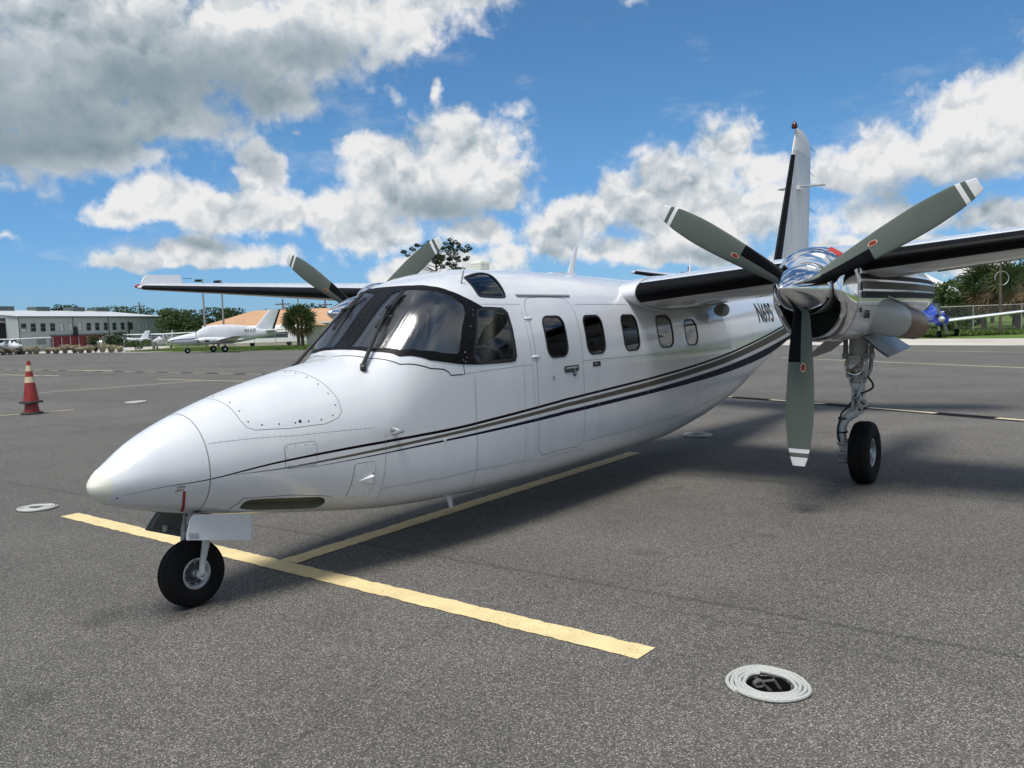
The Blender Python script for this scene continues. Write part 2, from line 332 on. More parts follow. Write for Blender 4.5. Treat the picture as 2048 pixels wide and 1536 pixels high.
# ------------------------------------------------------------------ the ground
def node_ground():
    m = bpy.data.materials.new('weathered_asphalt'); m.use_nodes = True; nt = m.node_tree; L = nt.links.new; b = nt.nodes['Principled BSDF']
    def N(t, **k):
        n = nt.nodes.new(t)
        for a, v in k.items(): setattr(n, a, v)
        return n
    P = N('ShaderNodeTexCoord').outputs['Object']
    def noise(sc, det=4, rough=.55, st=None):
        n = N('ShaderNodeTexNoise'); n.inputs['Scale'].default_value = sc; n.inputs['Detail'].default_value = det; n.inputs['Roughness'].default_value = rough
        if st: mp = N('ShaderNodeMapping'); mp.inputs['Scale'].default_value = st; L(P, mp.inputs[0]); L(mp.outputs[0], n.inputs[0])
        else: L(P, n.inputs[0])
        return n.outputs[0]
    def ramp(v, *st):
        r = N('ShaderNodeValToRGB'); cr = r.color_ramp; cr.elements[0].position, cr.elements[0].color = st[0][0], (*st[0][1], 1); cr.elements[1].position, cr.elements[1].color = st[-1][0], (*st[-1][1], 1)
        for p, c in st[1:-1]: e = cr.elements.new(p); e.color = (*c, 1)
        L(v, r.inputs[0]); return r.outputs[0]
    def mul(a, c, f=1.0):
        x = N('ShaderNodeMix', data_type='RGBA', blend_type='MULTIPLY'); x.inputs[0].default_value = f; L(a, x.inputs[6]); L(c, x.inputs[7]); return x.outputs[2]
    g3 = lambda v: (v, v, v)
    vo = N('ShaderNodeTexVoronoi'); vo.inputs['Scale'].default_value = 175; L(P, vo.inputs[0])
    sepc = N('ShaderNodeSeparateColor'); L(vo.outputs['Color'], sepc.inputs[0])
    stones = ramp(sepc.outputs[0], (0, (.068, .064, .058)), (.5, (.115, .108, .097)), (.82, (.178, .167, .149)), (1, (.39, .365, .32)))
    binder = ramp(vo.outputs['Distance'], (.0, g3(1.0)), (.55, g3(.95)), (.8, g3(.45)))
    c = mul(stones, binder, .8)
    c = mul(c, ramp(noise(420, 2, .6), (.3, g3(.68)), (.7, g3(1.28))), 1)
    c = mul(c, ramp(noise(.55, 5, .6), (.30, g3(.80)), (.7, g3(1.12))), 1)                      # patchy ageing
    c = mul(c, ramp(noise(.16, 3, .5, (1, .25, 1)), (.32, g3(.83)), (.68, g3(1.12))), 1)       # paving lanes
    c = mul(c, ramp(noise(1.35, 3, .5), (.18, g3(.55)), (.30, g3(1.0))), 1)                    # oil and tyre stains
    # longitudinal paving joints every 3.6 m across the apron
    sx = N('ShaderNodeSeparateXYZ'); L(P, sx.inputs[0])
    a = N('ShaderNodeMath', operation='ADD'); L(sx.outputs[0], a.inputs[0]); a.inputs[1].default_value = 2.02
    jn = N('ShaderNodeMath', operation='MULTIPLY_ADD'); L(noise(.6, 3), jn.inputs[0]); jn.inputs[1].default_value = .12; L(a.outputs[0], jn.inputs[2])
    pp = N('ShaderNodeMath', operation='PINGPONG'); L(jn.outputs[0], pp.inputs[0]); pp.inputs[1].default_value = 1.8
    c = mul(c, ramp(pp.outputs[0], (0, g3(.62)), (.012, g3(.72)), (.035, g3(1.0))), .9)
    # oil spots with ragged outlines
    nz = noise(5, 4, .6)
    for sx_, sy_, sr, dk in ((-.39, .25, .22, .62), (-.95, .62, .13, .78), (-.15, -.12, .16, .8), (-1.15, -.55, .14, .74), (2.3, -1.75, .16, .8), (3.1, -2.35, .13, .82), (5.3, -2.9, .3, .75), (1.7, -2.6, .2, .86), (.2, -.9, .35, .86), (6.5, 1.2, .5, .8)):
        d = N('ShaderNodeVectorMath', operation='DISTANCE'); L(P, d.inputs[0]); d.inputs[1].default_value = (sx_, sy_, 0)
        q = N('ShaderNodeMath', operation='MULTIPLY_ADD'); L(nz, q.inputs[0]); q.inputs[1].default_value = sr * 1.3; L(d.outputs['Value'], q.inputs[2])
        mr = N('ShaderNodeMapRange', interpolation_type='SMOOTHSTEP'); L(q.outputs[0], mr.inputs[0]); mr.inputs[1].default_value = sr * .7; mr.inputs[2].default_value = sr * 1.75; mr.inputs[3].default_value = dk; mr.inputs[4].default_value = 1.0
        c = mul(c, mr.outputs[0], 1)
    # a few wandering cracks, visible where the binder has shrunk
    cv = N('ShaderNodeTexVoronoi', feature='DISTANCE_TO_EDGE'); cv.inputs['Scale'].default_value = .33; wv = N('ShaderNodeTexNoise'); wv.inputs['Scale'].default_value = 1.3; wv.inputs['Detail'].default_value = 5; L(P, wv.inputs[0])
    wm = N('ShaderNodeVectorMath', operation='MULTIPLY_ADD'); L(wv.outputs['Color'], wm.inputs[0]); wm.inputs[1].default_value = (.9, .9, 0); L(P, wm.inputs[2]); L(wm.outputs[0], cv.inputs[0])
    c = mul(c, ramp(cv.outputs[0], (0, g3(.55)), (.0022, g3(.8)), (.005, g3(1.0))), .55)
    L(c, b.inputs['Base Color']); b.inputs['Roughness'].default_value = .78; b.inputs['Specular IOR Level'].default_value = .35
    bp = N('ShaderNodeBump'); bp.inputs['Strength'].default_value = .55; bp.inputs['Distance'].default_value = .004; bp.invert = True
    L(vo.outputs['Distance'], bp.inputs['Height']); L(bp.outputs[0], b.inputs['Normal'])
    return m
ASPH = node_ground()
GRASS = pm('mown_grass', (.11, .165, .04), .9, var=.45, vscale=.35, bump=.5, bscale=8, spec=.1, col2=(.07, .115, .028))
CONC = pm('pale_concrete', (.50, .47, .42), .9, var=.22, vscale=.3, bump=.2, bscale=6, spec=.2)
def sheet(name, poly, z, mat, kind='structure'):
    me = bpy.data.meshes.new(name); n = len(poly); me.from_pydata([(x, y, z) for x, y in poly], [], [tuple(range(n))]); me.materials.append(mat); me.update()
    if me.polygons[0].normal.z < 0: me.flip_normals()
    o = link(name, me); o['kind'] = kind; return o
sheet('grass_ground', [(-1500, -1500), (2500, -1500), (2500, 2500), (-1500, 2500)], -.012, GRASS)
EDGE = [(36.0, -60), (37.4, -8), (38.0, 0), (42.3, 10), (46.5, 30), (48.9, 56), (50.8, 81), (57, 125), (62, 165)]
sheet('concrete_strip', [(x, y) for x, y in EDGE[:5]] + [(x + 9.2 - .06 * i, y) for i, (x, y) in list(enumerate(EDGE[:5]))[::-1]], -.008, CONC)
hang = [LD(-100, 118), LD(-34, 96.5), LD(-34, 103), LD(-47, 122), LD(-66, 165), LD(-110, 160)]
sheet('hangar_apron', hang, -.009, CONC)
sheet('asphalt_apron', [(-120, -60)] + EDGE + [(-120, 165)], 0.0, ASPH)
# ------------------------------------------------------------------ painted markings
def paintmat(name, col, wear):
    m = pm(name, col, .75, var=.16, vscale=7, spec=.25); nt = m.node_tree; b = nt.nodes['Principled BSDF']
    # worn paint lets the asphalt show through as dark specks
    g = nt.nodes.new('ShaderNodeTexCoord'); n = nt.nodes.new('ShaderNodeTexNoise'); n.inputs['Scale'].default_value = 95; n.inputs['Detail'].default_value = 3; nt.links.new(g.outputs['Object'], n.inputs[0])
    n2 = nt.nodes.new('ShaderNodeTexNoise'); n2.inputs['Scale'].default_value = 2.2; n2.inputs['Detail'].default_value = 4; nt.links.new(g.outputs['Object'], n2.inputs[0])
    ad = nt.nodes.new('ShaderNodeMath'); ad.operation = 'MULTIPLY_ADD'; nt.links.new(n2.outputs[0], ad.inputs[0]); ad.inputs[1].default_value = .35; nt.links.new(n.outputs[0], ad.inputs[2])
    r = nt.nodes.new('ShaderNodeValToRGB'); r.color_ramp.elements[0].position = wear; r.color_ramp.elements[1].position = wear + .07
    r.color_ramp.elements[0].color = (.07, .065, .06, 1); r.color_ramp.elements[1].color = (1, 1, 1, 1); nt.links.new(ad.outputs[0], r.inputs[0])
    x = nt.nodes.new('ShaderNodeMix'); x.data_type = 'RGBA'; x.blend_type = 'MULTIPLY'; x.inputs[0].default_value = 1
    src = b.inputs['Base Color'].links[0].from_socket; nt.links.new(src, x.inputs[6]); nt.links.new(r.outputs[0], x.inputs[7]); nt.links.new(x.outputs[2], b.inputs['Base Color'])
    bp = nt.nodes.new('ShaderNodeBump'); bp.inputs['Strength'].default_value = .35; bp.inputs['Distance'].default_value = .003; nt.links.new(n.outputs[0], bp.inputs['Height']); nt.links.new(bp.outputs[0], b.inputs['Normal'])
    return m
YEL = paintmat('yellow_line_paint', (.72, .58, .31), .45); YELW = paintmat('pale_line_paint', (.62, .55, .38), .5); BLKP = pm('black_line_paint', (.012, .012, .014), .95, var=.3, vscale=9, spec=.08)
def ragged(p, q, w, z, mat, name, seg=.05, jit=.004):
    """a painted stripe with slightly ragged edges"""
    p, q = Vector(p), Vector(q); d = (q - p); n = max(2, int(d.length / seg)); t = d.normalized(); s = Vector((-t.y, t.x)); rows = []
    for i in range(n + 1):
        c = p + d * i / n; rows.append([(c + s * (w / 2 + random.gauss(0, jit))).to_tuple() + (z,), (c - s * (w / 2 + random.gauss(0, jit))).to_tuple() + (z,)])
    o = MB().grid(rows).build(name, mat, None, False); o['kind'] = 'structure'; return o
ragged((.945, 3.36), (.69, -2.62), .165, .004, YEL, 'yellow_bar_marking')
ragged((.90, .25), (6.22, .38), .165, .0042, YEL, 'yellow_lead_in_marking')
CURVE = [np.array(p) for p in catmull([(8.6, -8.5), (10.88, -3.2), (11.93, -1.0), (13.27, 1.98), (16.2, 11), (18.44, 23.5), (19.6, 36), (20.7, 51.5), (22, 75)], False, 24)]
def along_curve(C, w, z, mat, name, dash=None, parent=None):
    rows = []; acc = 0; objs = []
    for i in range(len(C) - 1):
        rows.append(C[i])
    d = [0]
    for i in range(1, len(C)): d.append(d[-1] + float(np.linalg.norm(C[i] - C[i - 1])))
    f = lambda s: np.array([np.interp(s, d, [c[k] for c in C]) for k in (0, 1)])
    def strip(a, b, nm):
        P = []
        for s in np.linspace(a, b, max(2, int((b - a) / .4) + 1)):
            t = f(min(s + .05, d[-1])) - f(max(s - .05, 0)); t /= np.linalg.norm(t) + 1e-9; n = np.array([-t[1], t[0]]); c = f(s); P.append([(*(c + n * w / 2), z), (*(c - n * w / 2), z)])
        o = MB().grid(P).build(nm, mat, parent, False); return o
    if dash is None: o = strip(0, d[-1], name); o['kind'] = 'structure'; return o
    s = min(np.linspace(0, d[-1], 4000), key=lambda q: float(np.linalg.norm(f(q) - np.array([11.47, -2.0])))) % dash[1]
    while s < d[-1] - dash[0]: strip(s, s + dash[0], name); s += dash[1]
base = along_curve(CURVE, .30, .004, BLKP, 'taxiway_marking')
along_curve(CURVE, .14, .0075, YELW, 'yellow_dash', (1.25, 2.2, None), base)
for p, q, w in (((5.3, 15.72), (6.97, 15.24), .11), ((9.9, 23.2), (15.1, 22.45), .12), ((15.45, 25.8), (15.17, 20.0), .12), ((17.1, 42.9), (16.55, 35.6), .14), ((15.9, 41), (16.7, 37.5), .14), ((28.75, 6.3), (22.7, -2.1), .12), ((22.7, -2.1), (19.5, -6.5), .12), ((35.2, 5.5), (31.4, -1.3), .10), ((20.3, 41.5), (20.4, 38.0), .25)):
    ragged(p, q, w, .0095, YELW, 'parking_line_marking', .3)

# ------------------------------------------------------------------ the twin turboprop
# fuselage stations: x aft of the nose wheel, half width, height of greatest width, top, bottom, upper and lower section exponents
FT = np.array([[-0.575, 0, 0.795, 0.795, 0.795, 2, 2],
 [-0.563, 0.0453, 0.797, 0.8193, 0.7564, 2, 2],
 [-0.525, 0.0882, 0.803, 0.87, 0.71, 2, 2],
 [-0.45, 0.1379, 0.81, 0.9235, 0.6737, 2, 2],
 [-0.3, 0.203, 0.822, 1.0239, 0.6232, 2, 2],
 [-0.03, 0.2952, 0.825, 1.1379, 0.5522, 2.05, 2.15],
 [0.4, 0.396, 0.84, 1.264, 0.4716, 2.1, 2.6],
 [0.8, 0.4759, 0.86, 1.3456, 0.41, 2.2, 3.1],
 [1.1, 0.5263, 0.88, 1.4005, 0.3693, 2.25, 3.7],
 [1.2, 0.5406, 0.89, 1.434, 0.3581, 2.5, 3.82],
 [1.3, 0.5548, 0.9, 1.494, 0.3468, 2.8, 3.94],
 [1.45, 0.5753, 0.915, 1.635, 0.3384, 3.3, 4.12],
 [1.6, 0.5958, 0.93, 1.772, 0.3299, 3.6, 4.3],
 [1.85, 0.6236, 0.955, 1.922, 0.3227, 3.4, 4.425],
 [2.2, 0.6501, 1, 2.012, 0.3122, 2.8, 4.6],
 [2.6, 0.6657, 1.05, 2.0464, 0.303, 2.5, 4.6],
 [3.2, 0.6721, 1.1, 2.0521, 0.2954, 2.6, 4.6],
 [4.2, 0.6736, 1.1, 2.034, 0.302, 2.7, 4.4],
 [5.2, 0.6625, 1.1, 2.0116, 0.3038, 2.7, 4],
 [6.2, 0.6176, 1.12, 1.9954, 0.3703, 2.6, 3.4],
 [7.2, 0.5421, 1.16, 1.9768, 0.4921, 2.5, 3],
 [8.2, 0.4508, 1.22, 1.9496, 0.6969, 2.4, 2.6],
 [9.2, 0.3499, 1.3, 1.9181, 0.9344, 2.3, 2.3],
 [10.2, 0.2497, 1.4, 1.882, 1.1654, 2.2, 2.15],
 [11.2, 0.1497, 1.5, 1.8358, 1.3542, 2, 2],
 [12, 0.0698, 1.58, 1.7897, 1.4785, 2, 2],
 [12.4, 0.01, 1.63, 1.66, 1.55, 2, 2]])
def pchip(xk, yk, x):
    h = np.diff(xk); d = np.diff(yk) / h; m = np.zeros_like(yk)
    for i in range(1, len(xk) - 1):
        if d[i - 1] * d[i] > 0:
            w1 = 2 * h[i] + h[i - 1]; w2 = h[i] + 2 * h[i - 1]; m[i] = (w1 + w2) / (w1 / d[i - 1] + w2 / d[i])
    m[0] = d[0]; m[-1] = d[-1]
    i = np.clip(np.searchsorted(xk, x) - 1, 0, len(xk) - 2); t = (x - xk[i]) / h[i]
    return ((2 * t ** 3 - 3 * t * t + 1) * yk[i] + (t ** 3 - 2 * t * t + t) * h[i] * m[i] + (-2 * t ** 3 + 3 * t * t) * yk[i + 1] + (t ** 3 - t * t) * h[i] * m[i + 1])
def fsec(x):
    x = np.clip(np.asarray(x, float), -.575, 12.4); return [pchip(FT[:, 0], FT[:, k], x) for k in range(1, 7)]
def fsurf(x, ph):
    x = np.asarray(x, float); ph = np.asarray(ph, float)
    hw, zc, zt, zb, nt, nb = fsec(x); hw = np.maximum(hw, 5e-4)
    c, s = np.cos(ph), np.sin(ph)
    h = np.where(s >= 0, np.maximum(zt - zc, 5e-4), np.maximum(zc - zb, 5e-4)); n = np.where(s >= 0, nt, nb)
    r = ((np.abs(c) / hw) ** n + (np.abs(s) / h) ** n) ** (-1 / n)
    return np.stack([x + 0 * r, r * c, zc + r * s], -1)
def fnorm(x, ph):
    e = 2e-3; a = fsurf(x + e, ph) - fsurf(x - e, ph); b = fsurf(x, ph + e) - fsurf(x, ph - e)
    n = np.cross(b, a); n = n / np.maximum(np.linalg.norm(n, axis=-1, keepdims=True), 1e-9)
    out = np.stack([0 * np.cos(ph), np.cos(ph), np.sin(ph)], -1)
    n = np.where((np.sum(n * out, -1, keepdims=True) < 0), -n, n)
    bad = (np.asarray(x) < -.573)[..., None]
    return np.where(bad, np.array([-1., 0, 0]), n)
def port_y(x, z):
    hw, zc, zt, zb, nt, nb = [float(v) for v in fsec(x)]
    dz = z - zc; h, n = (zt - zc, nt) if dz > 0 else (zc - zb, nb)
    return -hw * max(1e-4, 1 - min(1, abs(dz / h)) ** n) ** (1 / n)
def phi_of(x, y, z):
    zc = float(fsec(x)[1]); p = math.atan2(z - zc, y)
    return p if p >= -PI / 2 else p + 2 * PI
def uv3(P): return [(p[0], phi_of(*p)) for p in P]                    # 3D points -> (x, angle)
def uvxz(P): return [(x, phi_of(x, port_y(x, z), z)) for x, z in P]    # points on the port flank
def mirror(U): return [(x, PI - p) for x, p in reversed(U)]
def onskin(x, z, off=0., sgn=-1):
    u = uvxz([(x, z)])[0]; p = fsurf(u[0], u[1]); n = fnorm(np.array(u[0]), np.array(u[1])); q = p + n * off
    if sgn > 0: q = q * [1, -1, 1]; n = n * [1, -1, 1]
    return Vector(q), Vector(n)
VS = .65
def dens(U, closed=True, step=.02):
    out = []; N = len(U)
    for i in range(N if closed else N - 1):
        a = np.array(U[i]); b = np.array(U[(i + 1) % N]); d = math.hypot(b[0] - a[0], (b[1] - a[1]) * VS); k = max(1, int(d / step))
        for j in range(k): out.append(tuple(a + (b - a) * j / k))
    if not closed: out.append(tuple(U[-1]))
    return out
def offset(U, w, closed=True):
    """offset a curve on the skin by w metres to its left"""
    out = []; N = len(U)
    for i in range(N):
        a = U[i - 1] if (closed or i > 0) else U[i]; b = U[(i + 1) % N] if (closed or i < N - 1) else U[i]; x, p = U[i]
        s = fsurf(x, p); zc = float(fsec(x)[1]); k = max(.05, math.hypot(s[1], s[2] - zc))
        tx, tp = b[0] - a[0], (b[1] - a[1]) * k; l = math.hypot(tx, tp) or 1
        out.append((x - tp / l * w, p + tx / l * w / k))
    return out

def build_airplane():
    root = empty('twin_turboprop_airplane')
    setp(root, 'large white twin turboprop airplane with chrome propeller spinners and dark stripes parked nose left', 'airplane')
    loops = []            # every loop goes into the triangulation
    regions = []          # (name, loop), the first hit wins
    def loop(U): loops.append(U); return U
    def seam(U, w=.005, closed=True, kind='seam'):
        if closed:
            a = loop(offset(U, w / 2)); b = loop(offset(U, -w / 2)); regions.append((kind, a, b))
        else:
            a = offset(U, w / 2, False); b = offset(U, -w / 2, False); p = loop(a + b[::-1]); regions.append((kind, p, None))
    def region(name, U): regions.append((name, loop(U), None))
    both = lambda U: (U, mirror(U))
    # --- outlines
    pane = uv3([(1.262, -.085, 1.462), (1.472, -.085, 1.654), (1.70, -.085, 1.842), (1.745, -.22, 1.852), (1.765, -.31, 1.853), (1.828, -.414, 1.836), (1.905, -.484, 1.793), (1.975, -.528, 1.74), (1.96, -.55, 1.68), (1.881, -.584, 1.571), (1.815, -.607, 1.41), (1.79, -.606, 1.392), (1.657, -.584, 1.403), (1.49, -.525, 1.42), (1.378, -.445, 1.438), (1.29, -.28, 1.452)])
    side = uv3(catmull([(2.124, -.554, 1.701), (2.256, -.554, 1.706), (2.40, -.559, 1.70), (2.441, -.571, 1.67), (2.436, -.609, 1.557), (2.425, -.645, 1.361), (2.403, -.649, 1.325), (2.353, -.648, 1.316), (2.2, -.64, 1.314), (2.017, -.630, 1.314), (1.969, -.625, 1.348), (1.963, -.619, 1.401), (2.048, -.586, 1.603), (2.085, -.564, 1.674)], n=4))
    brow = uv3(catmull([(2.242, -.336, 1.955), (2.393, -.294, 1.985), (2.53, -.272, 2.002), (2.585, -.31, 1.984), (2.567, -.397, 1.925), (2.545, -.457, 1.864), (2.522, -.495, 1.814), (2.485, -.505, 1.80), (2.36, -.504, 1.80), (2.225, -.498, 1.805), (2.198, -.487, 1.82), (2.205, -.435, 1.879), (2.213, -.375, 1.925)], n=4))
    sur = [(1.79, -.10, 1.897), (1.793, -.202, 1.89), (1.836, -.339, 1.879), (1.92, -.439, 1.844), (2.016, -.496, 1.798), (2.126, -.531, 1.747), (2.175, -.547, 1.726), (2.277, -.55, 1.724), (2.41, -.554, 1.718), (2.455, -.567, 1.68), (2.452, -.605, 1.56), (2.443, -.648, 1.342), (2.42, -.65, 1.305), (2.37, -.648, 1.299), (2.2, -.64, 1.298), (2.015, -.631, 1.301), (1.815, -.613, 1.315), (1.66, -.59, 1.338), (1.544, -.568, 1.358), (1.358, -.461, 1.394), (1.256, -.265, 1.431), (1.236, -.1, 1.45)]
    su = uv3(sur); surround = [(x, PI - p) for x, p in reversed(su)] + su
    surround = dens(surround[::-1])
    wins = [rrect(2.858, 3.155, 1.308, 1.638, .075, .085), rrect(3.462, 3.768, 1.306, 1.637, .075, .085), rrect(4.12, 4.42, 1.306, 1.634, .075, .085), rrect(4.83, 5.178, 1.304, 1.62, .085, .1), rrect(5.492, 5.828, 1.300, 1.568, .09, .1)]
    door = rrect(2.69, 3.375, .53, 1.795, .13, .10, 8)
    holes = []
    for s in (0, 1):
        holes += [('windshield', dens(both(pane)[s])), ('cockpit_side_window', dens(both(side)[s])), ('eyebrow_window', dens(both(brow)[s]))]
        for w in wins: holes.append(('cabin_window', dens(both(uvxz(w))[s])))
    # priority 1: seams
    for i, (nm, U) in enumerate(holes):
        if nm in ('cabin_window', 'eyebrow_window', 'cockpit_side_window'): seam(U, .016 if nm == 'cabin_window' else .02, kind='rubber')
    D0 = dens(uvxz(door)); seam(D0, .0055); seam(dens(mirror(uvxz(door))), .0055)
    hp = uv3([(.183, -.06, 1.203), (.19, -.14, 1.18), (.195, -.21, 1.142), (.20, -.27, 1.085), (.218, -.306, 1.042), (.262, -.329, 1.022), (.463, -.385, 1.010), (.695, -.436, 1.012), (.79, -.45, 1.038), (.828, -.445, 1.076), (.835, -.41, 1.153), (.815, -.331, 1.234), (.785, -.211, 1.297), (.765, -.06, 1.331)])
    hatch = dens(hp + [(x, PI - p) for x, p in reversed(hp)]); seam(hatch, .004)
    p1 = dens(uvxz(rrect(.408, .618, .772, .918, .028))); seam(p1, .003)
    p2 = dens(uvxz([(.878, .73), (.90, .738), (1.02, .735), (1.035, .722), (1.03, .62), (1.015, .515), (.995, .503), (.87, .516), (.845, .535), (.858, .60)])); seam(p2, .003)
    lrec = dens(uvxz(catmull([(.185, .58), (.205, .612), (.30, .608), (.50, .582), (.645, .562), (.70, .54), (.72, .505), (.69, .478), (.60, .486), (.45, .508), (.30, .533), (.205, .558)], n=4)))
    lfr = dens(uvxz([(.135, .565), (.172, .631), (.46, .605), (.742, .55), (.77, .50), (.752, .466), (.45, .49), (.16, .548)])); seam(lfr, .0025)
    LINES = []
    for U, w in ((uvxz([(-.02, .974), (.5, .962), (1.04, .950)]), .0025), (uvxz([(1.12, .9), (1.118, .77), (1.10, .6), (1.095, .48)]), .0025), (uvxz([(1.945, 1.23), (1.945, .8), (1.945, .56), (1.95, .42), (1.96, .37)]), .0035), (uvxz([(2.515, 1.27), (2.515, .9), (2.515, .67), (2.52, .45), (2.54, .37)]), .0025),
                 (uvxz([(1.10, .543), (1.945, .539), (2.67, .515)]), .003), (uvxz([(3.42, .51), (3.42, .56), (4.6, .568), (5.6, .60), (6.88, .70)]), .003), (uvxz([(2.68, .49), (3.41, .492)]), .003), (uvxz([(6.90, 1.62), (6.905, 1.2), (6.90, .70), (6.905, .62)]), .004),
                 (uvxz([(3.42, 1.735), (4.35, 1.735)]), .004), (uvxz([(2.18, 1.742), (2.66, 1.742)]), .003), (uvxz([(3.40, 1.255), (4.4, 1.248), (5.6, 1.235), (6.88, 1.225)]), .0035), (uvxz([(1.85, 1.245), (2.63, 1.262)]), .003), (uvxz([(2.635, 1.70), (2.632, 1.26), (2.64, .9), (2.655, .55)]), .0025),
                 (uvxz([(4.55, 1.25), (4.55, .9), (4.55, .6)]), .002), (uvxz([(5.75, 1.2), (5.75, .85), (5.75, .64)]), .002), (uvxz([(6.2, 1.6), (6.2, 1.25)]), .002), (uvxz([(3.62, 1.17), (3.62, .6)]), .002)):
        seam(dens(U, False, .03), w, False); LINES.append(dens(U, False, .012))
    strip = uv3([(1.136, -.039, 1.41), (1.219, -.301, 1.391), (1.337, -.479, 1.343), (1.535, -.574, 1.304), (1.65, -.595, 1.29), (1.693, -.602, 1.269), (1.711, -.605, 1.244), (1.846, -.62, 1.243), (1.839, -.616, 1.308)])
    for s in (0, 1): seam(dens(both(strip)[s], False, .03), .007, False, 'sealant')
    ringU = lambda x: [(x, -PI / 2 + 2 * PI * k / 160) for k in range(161)]
    seam([(x, min(max(p, -PI / 2 + .001), 1.5 * PI - .001)) for x, p in ringU(-.034)], .006, False)
    # priority 2: openings and pieces
    for nm, U in holes: region(nm, U)
    region('windshield_surround', surround)
    region('entry_door', D0); region('nose_hatch', hatch); region('access_panel', p1); region('scoop_panel', p2); region('light_recess', lrec); region('light_frame', lfr)
    # stripes: paint on whatever skin lies there
    def band(top, bot): return dens(uvxz(top + bot[::-1]), True, .04)
    def interp(P): P = catmull([(a, b) for a, b in P], False, 5); return [tuple(q) for q in P]
    kc = interp([(-.46, .745), (-.27, .768), (-.04, .777), (.33, .817), (.82, .843), (1.66, .866), (2.2, .897), (3.19, .954), (4.52, 1.013), (5.6, 1.072), (6.75, 1.149), (8.0, 1.262), (9.2, 1.388), (11.5, 1.64)])
    kw = lambda x: float(np.interp(x, [-.46, -.2, .3, .8, 1.6, 3, 6.7, 11], [.0004, .002, .0055, .0085, .010, .0105, .012, .012]))
    ST = [('k', band([(x, z + kw(x)) for x, z in kc], [(x, z - kw(x)) for x, z in kc]))]
    bt = interp([(.10, .786), (.38, .783), (.82, .802), (1.5, .836), (2.2, .874), (3.19, .925), (4.52, .984), (5.6, 1.045), (6.75, 1.122), (8.0, 1.236), (9.2, 1.362), (11.5, 1.60)]); bb = interp([(.10, .784), (.38, .776), (.82, .787), (1.5, .815), (2.2, .848), (3.19, .890), (4.52, .936), (5.6, .988), (6.75, 1.052), (8.0, 1.15), (9.2, 1.259), (11.5, 1.50)])
    ST.append(('b', band(bt, bb)))
    nt_ = interp([(.55, .762), (.78, .768), (1.66, .803), (2.2, .824), (3.19, .862), (4.52, .906), (5.6, .955), (6.75, 1.014), (8.0, 1.10), (9.2, 1.204), (11.3, 1.42)]); nb_ = interp([(.55, .761), (.78, .763), (1.66, .789), (2.2, .804), (3.19, .831), (4.52, .866), (5.6, .897), (6.75, .935), (8.0, 1.0), (9.2, 1.10), (11.3, 1.37)])
    ST.append(('n', band(nt_, nb_)))
    for k, U in ST[:]: ST.append((k, [(x, PI - p) for x, p in reversed(U)]))
    for k, U in ST: loop(U)
    # --- triangulate the skin in (x, angle)
    xs = np.concatenate([-.5745 + .5745 * np.linspace(0, 1, 18) ** 1.7, np.arange(.045, 1.1, .055), np.arange(1.1, 2.3, .035), np.arange(2.3, 7, .075), np.arange(7, 12.41, .16)]); xs[-1] = 12.395
    ps = np.linspace(-PI / 2, 1.5 * PI, 121)
    pts = [(float(x), float(p)) for x in xs for p in ps]
    edges = []
    for U in loops:
        k = len(pts); pts += [(float(np.clip(a, -.574, 12.39)), float(b)) for a, b in U]; n = len(U); edges += [(k + i, k + (i + 1) % n) for i in range(n)]
    vo, _, fo, _, _, _ = delaunay_2d_cdt([Vector((a, b * VS)) for a, b in pts], edges, [], 0, 1e-5)
    U = np.array([(v[0], v[1] / VS) for v in vo]); F = np.array([f for f in fo if len(f) == 3])
    c = U[F].mean(1)
    def inside(poly):
        P = np.array(poly); r = np.zeros(len(c), bool); lo = P.min(0); hi = P.max(0)
        idx = np.where((c[:, 0] > lo[0]) & (c[:, 0] < hi[0]) & (c[:, 1] > lo[1]) & (c[:, 1] < hi[1]))[0]
        if not len(idx): return r
        q = c[idx]; ins = np.zeros(len(idx), bool); Q = np.roll(P, -1, 0)
        for a, b in zip(P, Q):
            cond = (a[1] > q[:, 1]) != (b[1] > q[:, 1])
            if cond.any(): ins ^= cond & (q[:, 0] < (b[0] - a[0]) * (q[:, 1] - a[1]) / ((b[1] - a[1]) or 1e-12) + a[0])
        r[idx] = ins; return r
    own = np.full(len(F), '', dtype=object); free = np.ones(len(F), bool); hid = {}
    for i, (nm, a, b) in enumerate(regions):
        m = inside(a)
        if b is not None: m ^= inside(b)
        m &= free; own[m] = nm if nm in ('seam', 'rubber', 'sealant', 'windshield_surround', 'entry_door') else '%s#%d' % (nm, i); free &= ~m
    own[free & (c[:, 0] < -.503)] = 'radome_tip'; own[free & (c[:, 0] >= -.503) & (c[:, 0] < -.034)] = 'nose_cone'; own[free & (c[:, 0] >= -.034)] = 'skin'
    stripe = np.zeros(len(F), int)
    for k, P in ST: stripe[inside(P) & (stripe == 0)] = {'k': 1, 'b': 2, 'n': 3}[k]
    XYZ = fsurf(U[:, 0], U[:, 1]); NRM = fnorm(U[:, 0], U[:, 1])
    def piece(name, sel, mats, parent, off=0., paint=False, flip=False):
        f = F[sel]; used, inv = np.unique(f, return_inverse=True); f = inv.reshape(-1, 3)
        v = XYZ[used] + NRM[used] * off; nn = NRM[used]
        fn = np.cross(v[f[:, 1]] - v[f[:, 0]], v[f[:, 2]] - v[f[:, 0]]); fl = np.sum(fn * nn[f].mean(1), 1) < 0; f[fl] = f[fl][:, ::-1]
        if flip: f = f[:, ::-1]; nn = -nn
        me = bpy.data.meshes.new(name); me.from_pydata(v.tolist(), [], f.tolist())
        for m in mats: me.materials.append(m)
        if paint: me.polygons.foreach_set('material_index', stripe[sel].tolist())
        me.polygons.foreach_set('use_smooth', [True] * len(f)); me.update()
